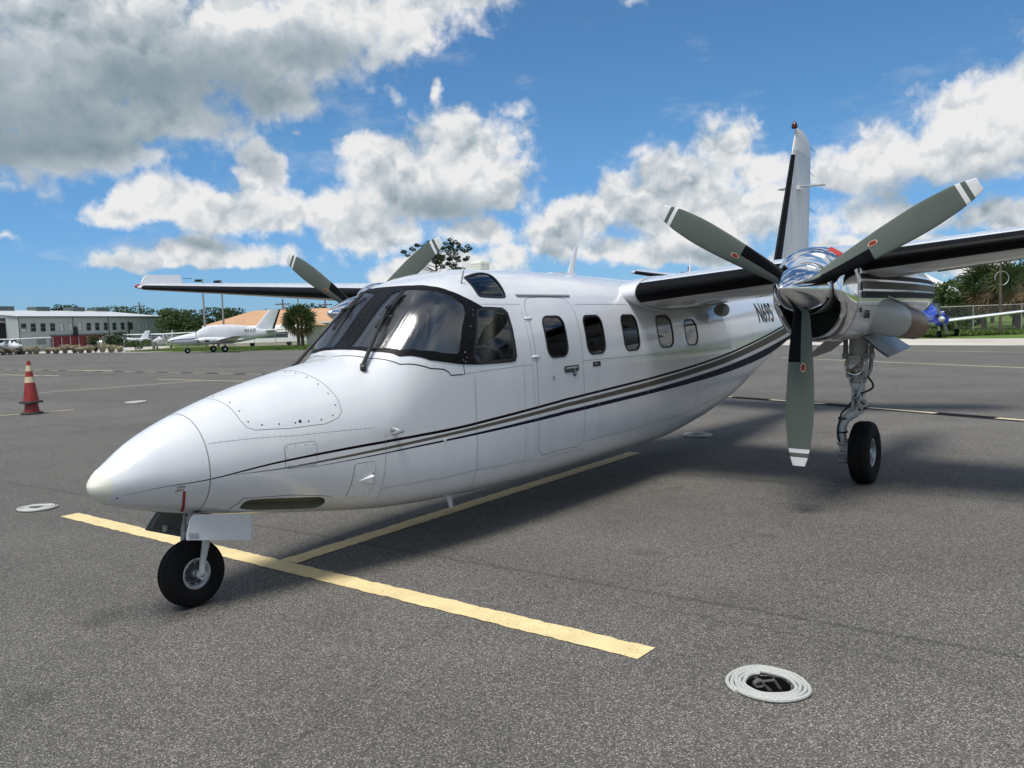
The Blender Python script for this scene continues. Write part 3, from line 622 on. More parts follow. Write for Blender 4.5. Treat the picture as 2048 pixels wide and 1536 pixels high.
        me.normals_split_custom_set_from_vertices([tuple(q) for q in nn])
        return link(name, me, parent)
    PAINT = [WHITE, STR_K, STR_B, STR_N]
    skin = piece('fuselage', own == 'skin', PAINT, root, paint=True)
    piece('nose_cone', own == 'nose_cone', PAINT, root, paint=True)
    tip = piece('radome_tip', own == 'radome_tip', [CREAM], root)
    piece('panel_seams', own == 'seam', [SEAM], skin, -.002)['kind'] = 'stuff'
    piece('sealant_bead', own == 'sealant', [SEAMB], skin, .001)
    piece('window_seals', own == 'rubber', [SEAMB], skin, .003)['kind'] = 'stuff'
    surr = piece('windshield_frame', own == 'windshield_surround', [BLK], root, .004)
    dr = piece('entry_door', own == 'entry_door', PAINT, root, paint=True)
    names = {'nose_hatch': ('nose_hatch', [WHITE], 0), 'access_panel': ('access_panel', PAINT, .0015), 'scoop_panel': ('air_scoop_panel', [WHITE], .002), 'light_recess': ('taxi_light_recess', [OLIVE], -.045), 'light_frame': ('taxi_light_frame', [WHITE], .002)}
    for nm in sorted(set(own.tolist())):
        if '#' not in nm: continue
        k = nm.split('#')[0]; sel = own == nm
        if k in names:
            a, m, off = names[k]; piece(a, sel, m, skin, off, paint=len(m) > 1)
        elif k == 'windshield': piece('windshield_pane', sel, [GLASS_W], root, .0)
        elif k == 'eyebrow_window': piece('eyebrow_window', sel, [GLASS_S], root, -.004)
        elif k == 'cockpit_side_window': piece('cockpit_side_window', sel, [GLASS_S], root, -.004)
        elif k == 'cabin_window':
            xc, pc = c[sel].mean(0); indoor = (abs(xc - 3.0) < .2)
            piece('cabin_window', sel, [GLASS_C], dr if (indoor and pc > PI / 2) else root, -.004)
    # rim of the light recess
    rim = [fsurf(x, p) for x, p in lrec]; rimn = [fnorm(np.array(x), np.array(p)) for x, p in lrec]
    MB().grid([[r + n * .001, r - n * .046] for r, n in zip(rim, rimn)], closeu=True).build('taxi_light_recess_wall', OLIVE, skin)
    # --- interior
    lin = np.isin(own, ['skin', 'entry_door', 'seam', 'windshield_surround', 'sealant']) & (c[:, 0] > 1.15) & (c[:, 0] < 6.3)
    piece('cabin_liner', lin, [LINER], root, -.03, flip=True)
    b = MB(); b.box((1.05, -.5, .66), (6.2, .5, .70)); b.build('cabin_floor', LINER, root, False)
    b = MB(); yy = np.linspace(-.56, .56, 15)
    b.grid([[(1.20 + .25 * (y / .56) ** 2 - .02, y * .78, 1.36), (1.42 + .12 * (y / .56) ** 2, y * .9, 1.395), (1.62, y * .95, 1.365), (1.62, y * .95, .8)] for y in yy]).build('glareshield', pm('grey_glareshield', (.07, .08, .085), .7), root)
    for s in (-1, 1):
        st = bevbox('pilot_seat', (2.12, s * .30 - .22, 1.0), (2.55, s * .30 + .22, 1.12), LEATHER, root, .04)
        bk = MB(); P = []
        for k, (xx, zz, w, t) in enumerate(((2.50, 1.08, .2, .05), (2.56, 1.25, .23, .06), (2.61, 1.45, .22, .06), (2.64, 1.58, .17, .05), (2.645, 1.61, .11, .035), (2.65, 1.62, .12, .04), (2.66, 1.74, .12, .04), (2.66, 1.78, .09, .02))):
            P.append([(xx + t * math.cos(a), s * .30 + w * (abs(math.cos(a - PI / 2)) ** .5 * (1 if math.cos(a - PI / 2) > 0 else -1)), zz) for a in np.linspace(0, 2 * PI, 20, endpoint=False)])
        bk.grid(P, closev=True); bk.build('seat_back', LEATHER, st)
        MB().tube([(1.68, s * .3, 1.12), (1.85, s * .3, 1.15)], .02).tube([(1.86, s * .3 - .15, 1.25), (1.86, s * .3 - .14, 1.14), (1.86, s * .3, 1.12), (1.86, s * .3 + .14, 1.14), (1.86, s * .3 + .15, 1.25)], .015).build('control_yoke', BLK, root)
        MB().grid([[(2.02 + .05 * k, s * (.12 + .1 * j), 1.86 - .035 * k + .005 * j) for j in range(4)] for k in range(4)]).build('sun_visor', pm('smoked_visor', (.10, .13, .15), .3), root)
        MB().grid([[(2.56 + .015 * math.sin(j * 1.9), s * (.93 - .06 * j) * abs(port_y(2.56, 1.70 - .19 * k)), 1.70 - .19 * k) for k in range(5)] for j in range(7)]).build('cockpit_curtain', pm('curtain_cloth', (.42, .39, .33), .8), root)
    # --- rivets and screws (tiny, one piece)
    b = MB()
    def disc(p, n, r, m=None, k=7):
        n = Vector(n).normalized(); u = n.orthogonal().normalized(); w = n.cross(u); p = Vector(p)
        R = [p + n * .0006 + (u * math.cos(2 * PI * i / k) + w * math.sin(2 * PI * i / k)) * r for i in range(k)]
        T_ = [p + n * .0028 + (u * math.cos(2 * PI * i / k) + w * math.sin(2 * PI * i / k)) * r * .6 for i in range(k)]
        j = len(b.v); b.v += [tuple(q) for q in R + T_]; b.f += [(j + i, j + (i + 1) % k, j + k + (i + 1) % k, j + k + i) for i in range(k)] + [tuple(j + k + i for i in range(k))]; b.m += [m or 0] * (k + 1)
    def along(U, step, r, inset=0., closed=True, m=0, jit=0):
        if inset and closed:
            ar = sum(U[i][0] * U[(i + 1) % len(U)][1] - U[(i + 1) % len(U)][0] * U[i][1] for i in range(len(U)))
            if ar < 0: inset = -inset
        U = offset(U, inset, closed) if inset else U; acc = 0; last = None
        for x, p in U:
            q = fsurf(x, p)
            if last is not None: acc += float(np.linalg.norm(q - last))
            last = q
            if acc >= step:
                acc = 0; disc(q, fnorm(np.array(x), np.array(p)), r, m)
    hp_ = [u for u in hatch]; along(hp_, .085, .0055, .03 if True else 0); along(p1, .052, .0042, .016); along(p2, .055, .0042, .016); along(lfr, .075, .004, .012)
    for w in wins[:]: along(dens(uvxz(w)), .022, .0018, -.028, m=1)
    along(dens(side), .03, .0028, -.045, m=1); along(dens(brow), .024, .002, -.03, m=1); along(dens(strip[:5], False), .055, .003, .016, False, 1); along(dens(strip[:5], False), .055, .003, -.02, False, 1)
    for U in LINES:
        for off in (.011, -.011): along(U, .028, .0021, off, False, 3)
    for y0 in (-.055, .055):
        for k in range(15):
            x = 1.27 + .43 * k / 14; z = 0; p = phi_of(x, y0 * .6, float(fsec(x)[2]) - .001); disc(fsurf(x, p) + np.array([0, 0, .004]), fnorm(np.array(x), np.array(p)), .0032, 2)
    for (x, z) in ((1.86, 1.33), (1.88, 1.36), (1.93, 1.50), (1.97, 1.58), (2.03, 1.66), (2.04, 1.70), (1.84, 1.345), (1.865, 1.40)): q, n = onskin(x, z, .004); disc(q, n, .004, 2)
    q, n = onskin(1.628, .798); disc(q, n, .016, 1, 14); q, n = onskin(.54, 1.045); disc(q, n, .011, 0, 10)
    q, n = onskin(-.475, .735); disc(q, n, .006, 0); q, n = onskin(7.6, 1.0); disc(q, n, .02, 0, 12)
    o = b.build('screws', [pm('screw_steel', (.06, .065, .07), .4, metal=.5), pm('painted_rivet', (.55, .57, .59), .35), pm('bright_rivet', (.22, .22, .22), .4, metal=.6), pm('flush_rivet', (.44, .46, .48), .4)], skin, False); o['kind'] = 'stuff'
    return root, skin, dr, disc
ROOT, SKIN, DOOR, _ = build_airplane()

def skin_patch(name, poly, mat, parent, off=.0015, both=False):
    """small flat mark lying on the port flank, outline in (x, z)"""
    xs = [p[0] for p in poly]; zs = [p[1] for p in poly]; cx, cz = sum(xs) / len(xs), sum(zs) / len(zs)
    m = MB(); P = [tuple(onskin(x, z, off)[0]) for x, z in poly]; q = tuple(onskin(cx, cz, off)[0]); n = len(P)
    m.add(P + [q], [((i + 1) % n, i, n) for i in range(n)]); return m.build(name, mat, parent)
def skin_text(txt, x, z, size, mat, parent, name, slope=0., shear=0., off=.002, flipx=False):
    v, f = text_mesh(txt, size, shear); P = [tuple(onskin(x + a, z + b + slope * a, off)[0]) for a, b, _ in v]
    return MB().add(P, f).build(name, mat, parent, False)

# ------------------------------------------------------------------ wings and tail surfaces
def airfoil(t, n=26, camber=.018):
    """closed section, from the trailing edge over the top to the nose and back underneath: (chord fraction, height)"""
    b = np.linspace(0, PI, n); x = (1 - np.cos(b)) / 2
    y = 5 * t * (.2969 * np.sqrt(x) - .126 * x - .3516 * x ** 2 + .2843 * x ** 3 - .1036 * x ** 4); cm = camber * 4 * x * (1 - x)
    up = [(a, c + h) for a, h, c in zip(x, y, cm)][::-1]; dn = [(a, c - h) for a, h, c in zip(x, y, cm)]
    return up + dn[1:]
def lifting(secs, n=26):
    """secs: (leading edge point, chord, thickness ratio, twist, up vector) -> array [section][point]"""
    out = []
    for le, ch, t, tw, up in secs:
        le = np.array(le, float); up = np.array(up, float); ax = np.array([math.cos(tw), 0, -math.sin(tw)]); u2 = up + np.array([math.sin(tw), 0, 0])
        out.append([le + ax * a * ch + u2 * h * ch for a, h in airfoil(t, n, 0 if abs(up[2]) < .5 else .018)])
    return np.array(out)
def boot(secs, lo, hi, a_up, a_dn, off=.0025, n=26):
    """rubber strip wrapped round the leading edge between section fractions lo and hi"""
    G = lifting(secs, 60); k = len(secs) - 1; rows = []
    af = airfoil(.12, 60); idx = [i for i, (a, h) in enumerate(af) if (i < 60 and a <= a_up) or (i >= 60 and a <= a_dn)]
    for t in np.linspace(lo, hi, 14):
        i = min(int(t * k), k - 1); f = t * k - i; s = G[i] * (1 - f) + G[i + 1] * f; c = s[[0, 59]].mean(0)
        q = s[idx]; d = q - (s[59] + (s[0] - s[59]) * .12); d /= np.linalg.norm(d, axis=1, keepdims=True); rows.append(q + d * off)
    return np.array(rows)
def wing(s):
    def sec(y):
        ch = np.interp(y, [0, 2.4, 7.95], [2.42, 2.02, .92]); le = 4.37 - .03 * min(y, 3) / 3 + .03 * max(0, y - 3) / 5; z = 1.845 + (y - .75) * .0725
        return ((le, s * y, z), ch, np.interp(y, [0, 8], [.145, .115]), math.radians(2.2 - .25 * y), (0, -s * .05, 1))
    ys = [.45, .95, 1.6, 2.4, 3.4, 5, 6.5, 7.4, 7.8]
    secs = [sec(y) for y in ys]
    G = lifting(secs, 26)
    tipc = sec(7.93); G = list(G); a = np.array(G[-1]); c = a.mean(0)
    for f, dy in ((.92, .07), (.72, .12), (.4, .145), (.05, .15)): G.append(np.stack([c[0] + (a[:, 0] - c[0]) * (1 - (1 - f) * .35), a[:, 1] + s * dy, c[2] + (a[:, 2] - c[2]) * f + .0725 * dy], -1))
    m = MB(); m.grid(np.array(G), closev=False); w = m.build('wing', WHITE, ROOT, angle=50, merge=True)
    for lo_y, hi_y in ((.66, 2.14), (2.64, 7.72)):
        sb = [sec(y) for y in np.linspace(lo_y, hi_y, 8)]
        MB().grid(boot(sb, 0, 1, .045, .055)).build('deicing_boot', RUB, w)
    # root fairing, a swollen collar between wing and cabin
    fr = []
    for y, g in ((.54, .99), (.58, 1.0), (.62, 1.0), (.655, .985)):
        le, ch, t, tw, up = sec(y); fr.append(((le[0] - .008 * g, le[1], le[2]), ch * 1.01, t * g * 1.04, tw, up))
    MB().grid(lifting(fr)).build('wing_root_fairing', WHITE, w, angle=60)
    # control surfaces: proud edge strips show where flap and aileron part from the wing
    for y0, y1 in ((3.0, 5.0), (5.06, 7.5)):
        A, B = sec(y0), sec(y1); q = []
        for le, ch, t, tw, up in (A, B):
            q.append([(le[0] + ch * f, le[1], le[2] - ch * f * math.sin(tw) + h * ch) for f, h in ((.74, -.022), (.76, -.026), (.775, -.022))])
        MB().grid(q).build('flap_gap', SEAM, w)
    # upturned tip fence
    t = MB(); y = 7.93; z = sec(y)[0][2]
    o_ = [(4.46, z + .02), (4.56, z + .17), (4.62, z + .20), (5.18, z + .21), (5.22, z + .03), (4.9, z - .01)]
    P = []
    for k, (dy, sc) in enumerate(((0, .985), (.008, 1.), (.016, 1.), (.024, .985))): P.append([(4.85 + (x - 4.85) * sc, s * (y - .012 + dy) + s * (zz - z) * .12, z + .09 + (zz - z - .09) * sc) for x, zz in o_])
    t.grid(P, closev=True); k = len(t.v); n = len(o_); t.f += [tuple(range(n)), tuple(range(k - n, k))]; t.m += [0, 0]; t.build('winglet', WHITE, w)
    MB().tube([(5.22, s * 7.95, z + .16), (5.40, s * 7.97, z + .155)], .004, 6).build('static_wick', SEAMB, w)
    MB().lathe([(-.09, .001), (-.075, .018), (-.03, .032), (.05, .035), (.12, .02)], (4.45, s * 7.9, z + .012), n=12).build('position_light', pm('position_light_lens', (.05, .25, .2) if s > 0 else (.3, .02, .02), .1), w)
    MB().tube([(6.1, s * 6.6, sec(6.6)[0][2] - .05), (6.28, s * 6.6, sec(6.6)[0][2] - .06)], .008, 8).build('aileron_mass_arm', ALU, w)
    return w
for s in (-1, 1): wing(s)
# under-wing access plate and lamp near the port root
MB().grid([[(4.95 + .22 * i, -1.05 - .16 * j, 1.716 - .01 * i) for j in (0, 1)] for i in (0, 1)]).build('fuel_access_plate', GREYP, ROOT)
MB().lathe([(0, .001), (.0, .06), (.06, .075), (.14, .075), (.2, .03), (.21, .001)], (6.33, -.66, 1.665), (1, 0, 0), 16).build('wing_root_lamp', pm('lamp_grey', (.35, .35, .33), .4), ROOT)
def fin():
    secs = []
    for z in (1.80, 2.3, 2.9, 3.5, 4.05, 4.2):
        le = 9.80 + (z - 1.8) * .5; te = 11.66 + (z - 1.9) * .12; secs.append(((le, 0, z), te - le, .095, 0, (0, 1, 0)))
    f = MB().grid(lifting(secs), closev=False).build('fin', FINM, ROOT, angle=55)
    cap = []
    for z, dx, sh in ((4.2, 0, 1.), (4.3, .05, .98), (4.42, .11, .9), (4.50, .15, .72), (4.56, .18, .45), (4.575, .19, .38)):
        le = 9.80 + (4.2 - 1.8) * .5 + dx; ch = (11.94 - 11.0) * (sh if z < 4.5 else sh); cap.append(((le, 0, z), max(.1, 11.94 + (z - 4.2) * .12 - le - (1 - sh) * .75), .09, 0, (0, 1, 0)))
    MB().grid(lifting(cap), closev=False).build('fin_cap', pm('dull_white_cap', (.6, .62, .62), .4, var=.12), f, angle=55)
    sb = [((9.80 + (z - 1.8) * .5, 0, z), 11.66 + (z - 1.9) * .12 - 9.80 - (z - 1.8) * .5, .095, 0, (0, 1, 0)) for z in np.linspace(1.95, 4.12, 6)]
    MB().grid(boot(sb, 0, 1, .085, .085, .003)).build('deicing_boot', RUB, f)
    for s in (-1, 1):
        m = MB(); z = 3.62
        m.add([(11.02, s * .04, z), (11.20, s * .05, z), (11.55, s * .36, z + .03), (11.35, s * .38, z + .03), (11.02, s * .04, z + .012), (11.20, s * .05, z + .012), (11.55, s * .36, z + .038), (11.35, s * .38, z + .038)], [(0, 3, 2, 1), (4, 5, 6, 7), (0, 1, 5, 4), (1, 2, 6, 5), (2, 3, 7, 6), (3, 0, 4, 7)])
        m.box((11.0, min(s * .02, s * .1), z - .05), (11.2, max(s * .02, s * .1), z + .0)); m.build('navigation_antenna', WHITE, f, False)
    MB().lathe([(0, .045), (.02, .05), (.06, .042), (.1, .02), (.115, .001)], (11.12, 0, 4.555), (0, 0, 1), 14).build('beacon', pm('beacon_red', (.06, .012, .012), .2), f)
    for z in (4.36, 3.95, 3.35): x = 11.66 + (z - 1.9) * .12; MB().tube([(x - .02, 0, z), (x + .16, -.02, z - .05)], .005, 6).build('static_wick', SEAMB, f)
    m = MB()
    for y in (-1, 1): m.grid([[(11.12 + (z - 1.9) * .07, y * (.055 - .012 * (z - 1.9)), z), (11.135 + (z - 1.9) * .07, y * (.0555 - .012 * (z - 1.9)), z)] for z in np.linspace(2.0, 4.15, 5)])
    m.build('rudder_gap', SEAM, f)
    for s in (-1, 1):
        st = [((10.30 + y * .285, s * y, 1.93 + y * .177), np.interp(y, [0, 3], [1.55, .9]), .095, 0, (0, -s * .17, 1)) for y in (.05, .8, 1.6, 2.4, 2.95, 3.02)]
        G = list(lifting(st)); a = G[-1]; c = a.mean(0); G.append(c + (a - c) * [.8, .5, .4] + [0, s * .06, 0])
        t = MB().grid(np.array(G)).build('stabilizer', WHITE, ROOT, angle=55)
        MB().grid(boot(st[:5], .04, 1, .07, .07)).build('deicing_boot', RUB, t)
    return f
fin()

# ------------------------------------------------------------------ engines
HUBX, HUBY, HUBZ = 3.779, 2.40, 1.774
NT = np.array([[4.2, .305, 2.115, 1.355], [4.6, .318, 2.15, 1.345], [5.3, .33, 2.185, 1.355], [6.1, .325, 2.17, 1.40], [6.9, .29, 2.10, 1.47], [7.6, .235, 2.02, 1.55], [8.2, .15, 1.955, 1.62], [8.65, .06, 1.86, 1.715], [8.95, .005, 1.792, 1.785]])
def nac_sec(x, n=48):
    hw, zt, zb = [float(pchip(NT[:, 0], NT[:, k], np.array(x))) for k in (1, 2, 3)]; zc = (zt + zb) / 2; h = (zt - zb) / 2; e = 2.3
    return [(hw * (abs(math.cos(a)) ** (2 / e)) * (1 if math.cos(a) > 0 else -1), zc + h * (abs(math.sin(a)) ** (2 / e)) * (1 if math.sin(a) > 0 else -1)) for a in np.linspace(0, 2 * PI, n, endpoint=False)]
def nacelle(s):
    cy = s * HUBY
    m = MB(); P = [[(x, cy + y, z) for y, z in nac_sec(x)] for x in np.concatenate([np.linspace(4.2, 6, 16), np.linspace(6.15, 8.95, 18)])]
    N_ = 48
    m.grid(P, closev=True); nac = m.build('engine_nacelle', WHITE, ROOT, angle=60)
    # polished front cowl: a rounded bullet above, a smiling intake lip below
    out = nac_sec(4.2); ang = np.linspace(0, 2 * PI, N_, endpoint=False); prof_t = [(4.2, 1.0), (4.14, .995), (4.07, .965), (4.0, .90), (3.95, .80), (3.915, .66), (3.895, .50), (3.885, .30), (3.884, .02)]
    prof_b = [(4.2, 1.0), (4.13, .99), (4.06, .965), (4.005, .925), (3.978, .87), (3.985, .81), (4.02, .765), (4.12, .73), (4.5, .70)]
    R = []
    for k in range(9):
        row = []
        for (y, z), a in zip(out, ang):
            d = math.degrees(a) % 360; w = min(max((d - 192) / 22, 0), 1) * min(max((348 - d) / 22, 0), 1); w = w * w * (3 - 2 * w); tq = min(1, abs(d - 270) / 80); fin = .70 * (1 - tq ** 1.6) + .06 * tq ** 1.6
            iy, iz = .205 * math.cos(a), HUBZ + .205 * math.sin(a); x = prof_t[k][0] * (1 - w) + prof_b[k][0] * w; f = prof_t[k][1] * (1 - w) + (fin + (prof_b[k][1] - .70) / .30 * (1 - fin)) * w
            row.append((x, cy + iy + (y - iy) * f, iz + (z - iz) * f))
        R.append(row)
    mm = MB(); mm.grid(R, closev=True); cw = mm.build('chrome_cowl', CHROME, nac, angle=70)
    # band strap where chrome meets paint
    MB().grid([[(4.2 + dx, cy + y * f, 1.735 + (z - 1.735) * f) for y, z in out] for dx, f in ((-.006, 1.0), (-.004, 1.008), (.004, 1.008), (.006, 1.0))], closev=True).build('cowl_band', SEAM, nac)
    MB().lathe([(3.86 - 4.5, .19), (3.87 - 4.5, .197), (3.95 - 4.5, .197), (4.52 - 4.5, .17)], (4.5, cy, HUBZ), n=32).build('intake_inner_wall', ALU, cw)
    MB().grid([[(4.48, cy, 1.70)] * N_, [(4.48, cy + y * .98, 1.735 + (z - 1.735) * .98) for y, z in out]], closev=True).build('intake_duct', GREENI, cw)
    # oil cooler scoop with red cover on top of the cowl
    q = MB(); t0 = Vector((3.945, cy + s * .12, 1.985)); P_ = [[t0, t0, t0], [Vector((4.01, cy + s * (.165 + dy), 2.02 + dz)) for dy, dz in ((-.05, .022), (0, .03), (.05, -.012))], [Vector((4.12, cy + s * (.17 + dy), 2.05 + dz)) for dy, dz in ((-.055, .03), (0, .022), (.055, -.008))]]; q.grid(P_); q.build('cowl_scoop', ALU, cw)
    sc_ = bevbox('scoop_cover', (-.055, -.055, -.022), (.055, .055, .022), RED, cw, .014); sc_.location = (4.05, cy + s * .165, 2.045); sc_.rotation_euler = (-s * .6, -.3, 0)
    # side stripes, panels, latches
    sd = s
    def side_y(x, z):
        hw, zt, zb = [float(pchip(NT[:, 0], NT[:, k], np.array(x))) for k in (1, 2, 3)]; zc = (zt + zb) / 2; h = (zt - zb) / 2
        return cy + sd * (hw * max(0.001, 1 - abs((z - zc) / h) ** 2.3) ** (1 / 2.3) + .003)
    for nm, mt, z0, z1 in (('black_stripe', STR_K, 1.850, 1.892), ('taupe_stripe', STR_B, 1.768, 1.832), ('navy_stripe', STR_N, 1.695, 1.750)):
        xs = np.linspace(4.30, 8.5, 30); MB().grid([[(x, side_y(x, z + (x - 4.3) * .003), z + (x - 4.3) * .003) for z in (z0, (z0 + z1) / 2, z1)] for x in xs]).build(nm, mt, nac)
    q = MB()
    for x0, z0, z1 in ((4.62, 1.40, 2.05), (5.35, 1.42, 2.0)):
        q.grid([[(x0 + dx, side_y(x0 + dx, z) - s * .0015, z) for z in np.linspace(z0, z1, 12)] for dx in (0, .004)])
    q.grid([[(x, side_y(x, z) - s * .0015, z) for x in np.linspace(4.24, 5.3, 10)] for z in (1.63, 1.634)]); q.build('cowl_panel_gap', SEAM, nac)
    q = MB()
    for x, z in ((4.27, 1.915), (4.27, 1.80), (4.27, 1.775), (4.285, 1.60), (4.30, 1.72)):
        y = side_y(x, z); q.box((x - .012, min(y, y + s * .012), z - .02), (x + .012, max(y, y + s * .012), z + .02))
    y = side_y(4.3, 2.0); q.box((4.28, min(y, y + s * .01), 1.985), (4.36, max(y, y + s * .01), 2.01)); q.build('cowl_latches', SEAMB, nac, False)['kind'] = 'stuff'
    y = side_y(4.42, 1.57); a = MB(); a.add([(4.40, y, 1.535), (4.46, y, 1.60), (4.46, y, 1.53), (4.465, y + s * .03, 1.60), (4.465, y + s * .03, 1.53)], [(0, 1, 2), (0, 3, 1), (0, 2, 4), (0, 4, 3)]).build('cooling_louvre', DARK, nac, False)
    # exhaust: pale collar leaving the flank, heat-tinted stub beyond it
    ax = Vector((1, s * .11, -.17)).normalized()
    def ov(c, ry, rz): return [Vector(c) + Vector((0, s * ry * math.cos(t), rz * math.sin(t))) + Vector((.16 * rz * math.sin(t) * -.6, 0, 0)) for t in np.linspace(0, 2 * PI, 32, endpoint=False)]
    cpt = lambda t: Vector((4.75, s * 2.60, 1.585)) + (Vector((5.72, s * 2.80, 1.455)) - Vector((4.75, s * 2.60, 1.585))) * t
    MB().grid([ov(cpt(t), r, r * 1.05) for t, r in ((-.1, .06), (.05, .12), (.2, .145), (.4, .152), (.58, .151), (.6, .147))], closev=True).build('exhaust_collar', pm('pale_grey_paint', (.48, .51, .50), .4, coat=.2), nac, angle=60)
    MB().grid([ov(cpt(t), r, r * 1.05) for t, r in ((.5, .14), (.6, .142), (.8, .139), (1.0, .133), (1.003, .129), (.9, .126), (.4, .11), (.4, .001))], closev=True).build('exhaust_pipe', EXH, nac, angle=60)
    MB().grid([[p + Vector((-.35, 0, .075)) * 0 for p in [cpt(t) + Vector((.02 * t, s * .15 * math.cos(g), .163 * math.sin(g) + .012)) for g in np.linspace(PI * .30, PI * .62, 6)]] for t in (.45, .75, 1.02)]).build('exhaust_shield', WHITE, nac)
    MB().tube([(5.05, s * 2.715, 1.72), (5.3, s * 2.79, 1.66), (5.75, s * 2.82, 1.56)], .008, 8).build('drain_tube', ALU, nac)
    return nac
def propeller(s, ph0, nac=None):
    hub = Vector((HUBX, s * HUBY, HUBZ))
    pr = [(-.492, .001), (-.487, .012), (-.47, .028), (-.43, .053), (-.36, .087), (-.27, .124), (-.17, .156), (-.07, .180), (.02, .194), (.075, .1995), (.085, .1985), (.088, .17)]
    sp = MB().lathe(pr, hub, n=56).build('propeller', CHROME, ROOT, angle=35)
    MB().lathe([(.066, .2003), (.070, .2025), (.082, .2025), (.086, .2)], hub, n=56).build('spinner_rim', ALU, sp)
    R = 1.37; dirn = 1
    for k in range(3):
        a = ph0 + 2 * PI * k / 3
        er = Vector((0, s * 0 + math.sin(a), math.cos(a)))          # outwards
        # leading edge: clockwise seen from ahead
        et = Vector((0, -math.cos(a), math.sin(a)))
        ex = Vector((-1, 0, 0))
        rs = [.13, .17, .22, .30, .40, .50, .56, .565, .66, .78, .90, 1.02, 1.12, 1.20, 1.234, 1.236, 1.268, 1.27, 1.30, 1.302, 1.335, 1.362, 1.37]
        cs = np.interp(rs, [.13, .2, .35, .5, .7, .9, 1.05, 1.2, 1.3, 1.37], [.10, .125, .155, .178, .204, .215, .210, .180, .140, .095])
        th = np.interp(rs, [.13, .2, .35, .6, 1.0, 1.37], [.085, .06, .036, .025, .016, .007]); tw = np.radians(np.interp(rs, [.13, .3, .7, 1.37], [20, 17, 8, -1]))
        nc = 14; m = MB(); P = []
        for r, c_, t_, w_ in zip(rs, cs, th, tw):
            row = []; ct, st_ = math.cos(w_), math.sin(w_)
            for j in range(2 * nc):
                g = 2 * PI * j / (2 * nc); u = .5 * math.cos(g); v = .5 * math.sin(g) * (1.0 if math.sin(g) > 0 else .55)
                u2 = u * c_; v2 = v * t_ * 1.15
                row.append(hub + er * r + et * (u2 * ct - v2 * st_) + ex * (u2 * st_ * .9 + v2 * ct))
            P.append(row)
        base = 0
        for i in range(len(rs) - 1):
            q = MB(); q.grid(P[i:i + 2], closev=True); rm = (rs[i] + rs[i + 1]) / 2
            mats = []
            for j in range(2 * nc):
                u = .5 * math.cos(2 * PI * (j + .5) / (2 * nc))
                if rm > 1.302 and rm < 1.37 or 1.235 < rm < 1.269 or rm > 1.302: mt = 1
                elif rm < .5625 and u > .02 and rm > .18: mt = 2
                else: mt = 0
                mats.append(mt)
            kk = len(m.v); m.v += q.v; m.f += [tuple(x + kk for x in f) for f in q.f]; m.m += mats
        kk = len(m.v); m.v += [tuple(p) for p in P[-1]]; m.f.append(tuple(range(kk, kk + 2 * nc))); m.m.append(1)
        # maker's oval: red with a pale rim and a slanted bar
        w_ = float(np.interp(.60, rs, tw)); ct, st_ = math.cos(w_), math.sin(w_); nrm = et * -st_ * .9 + ex * ct; tt = et * ct + ex * st_ * .9
        oc = hub + er * .60 + tt * -.022 + nrm * .0185
        for rr, off, mt in ((1.0, 0, 4), (.86, .0006, 3)):
            kk = len(m.v); n = 20
            m.v += [tuple(oc + nrm * off + er * .036 * rr * math.cos(2 * PI * i / n) + tt * .019 * rr * math.sin(2 * PI * i / n)) for i in range(n)]; m.f.append(tuple(range(kk, kk + n))); m.m.append(mt)
        kk = len(m.v); m.v += [tuple(oc + nrm * .0012 + er * x + tt * y) for x, y in ((-.022, -.009), (-.015, -.012), (.022, .009), (.015, .012))]; m.f.append((kk, kk + 1, kk + 2, kk + 3)); m.m.append(5)
        m.build('blade', [BLADE, BLADEW, RUB, DRED, CREAMD, SEAMB], sp, angle=50, merge=True)
    return sp
for s in (-1, 1): nacelle(s)
propeller(-1, PI - .0315); propeller(1, PI - .002)

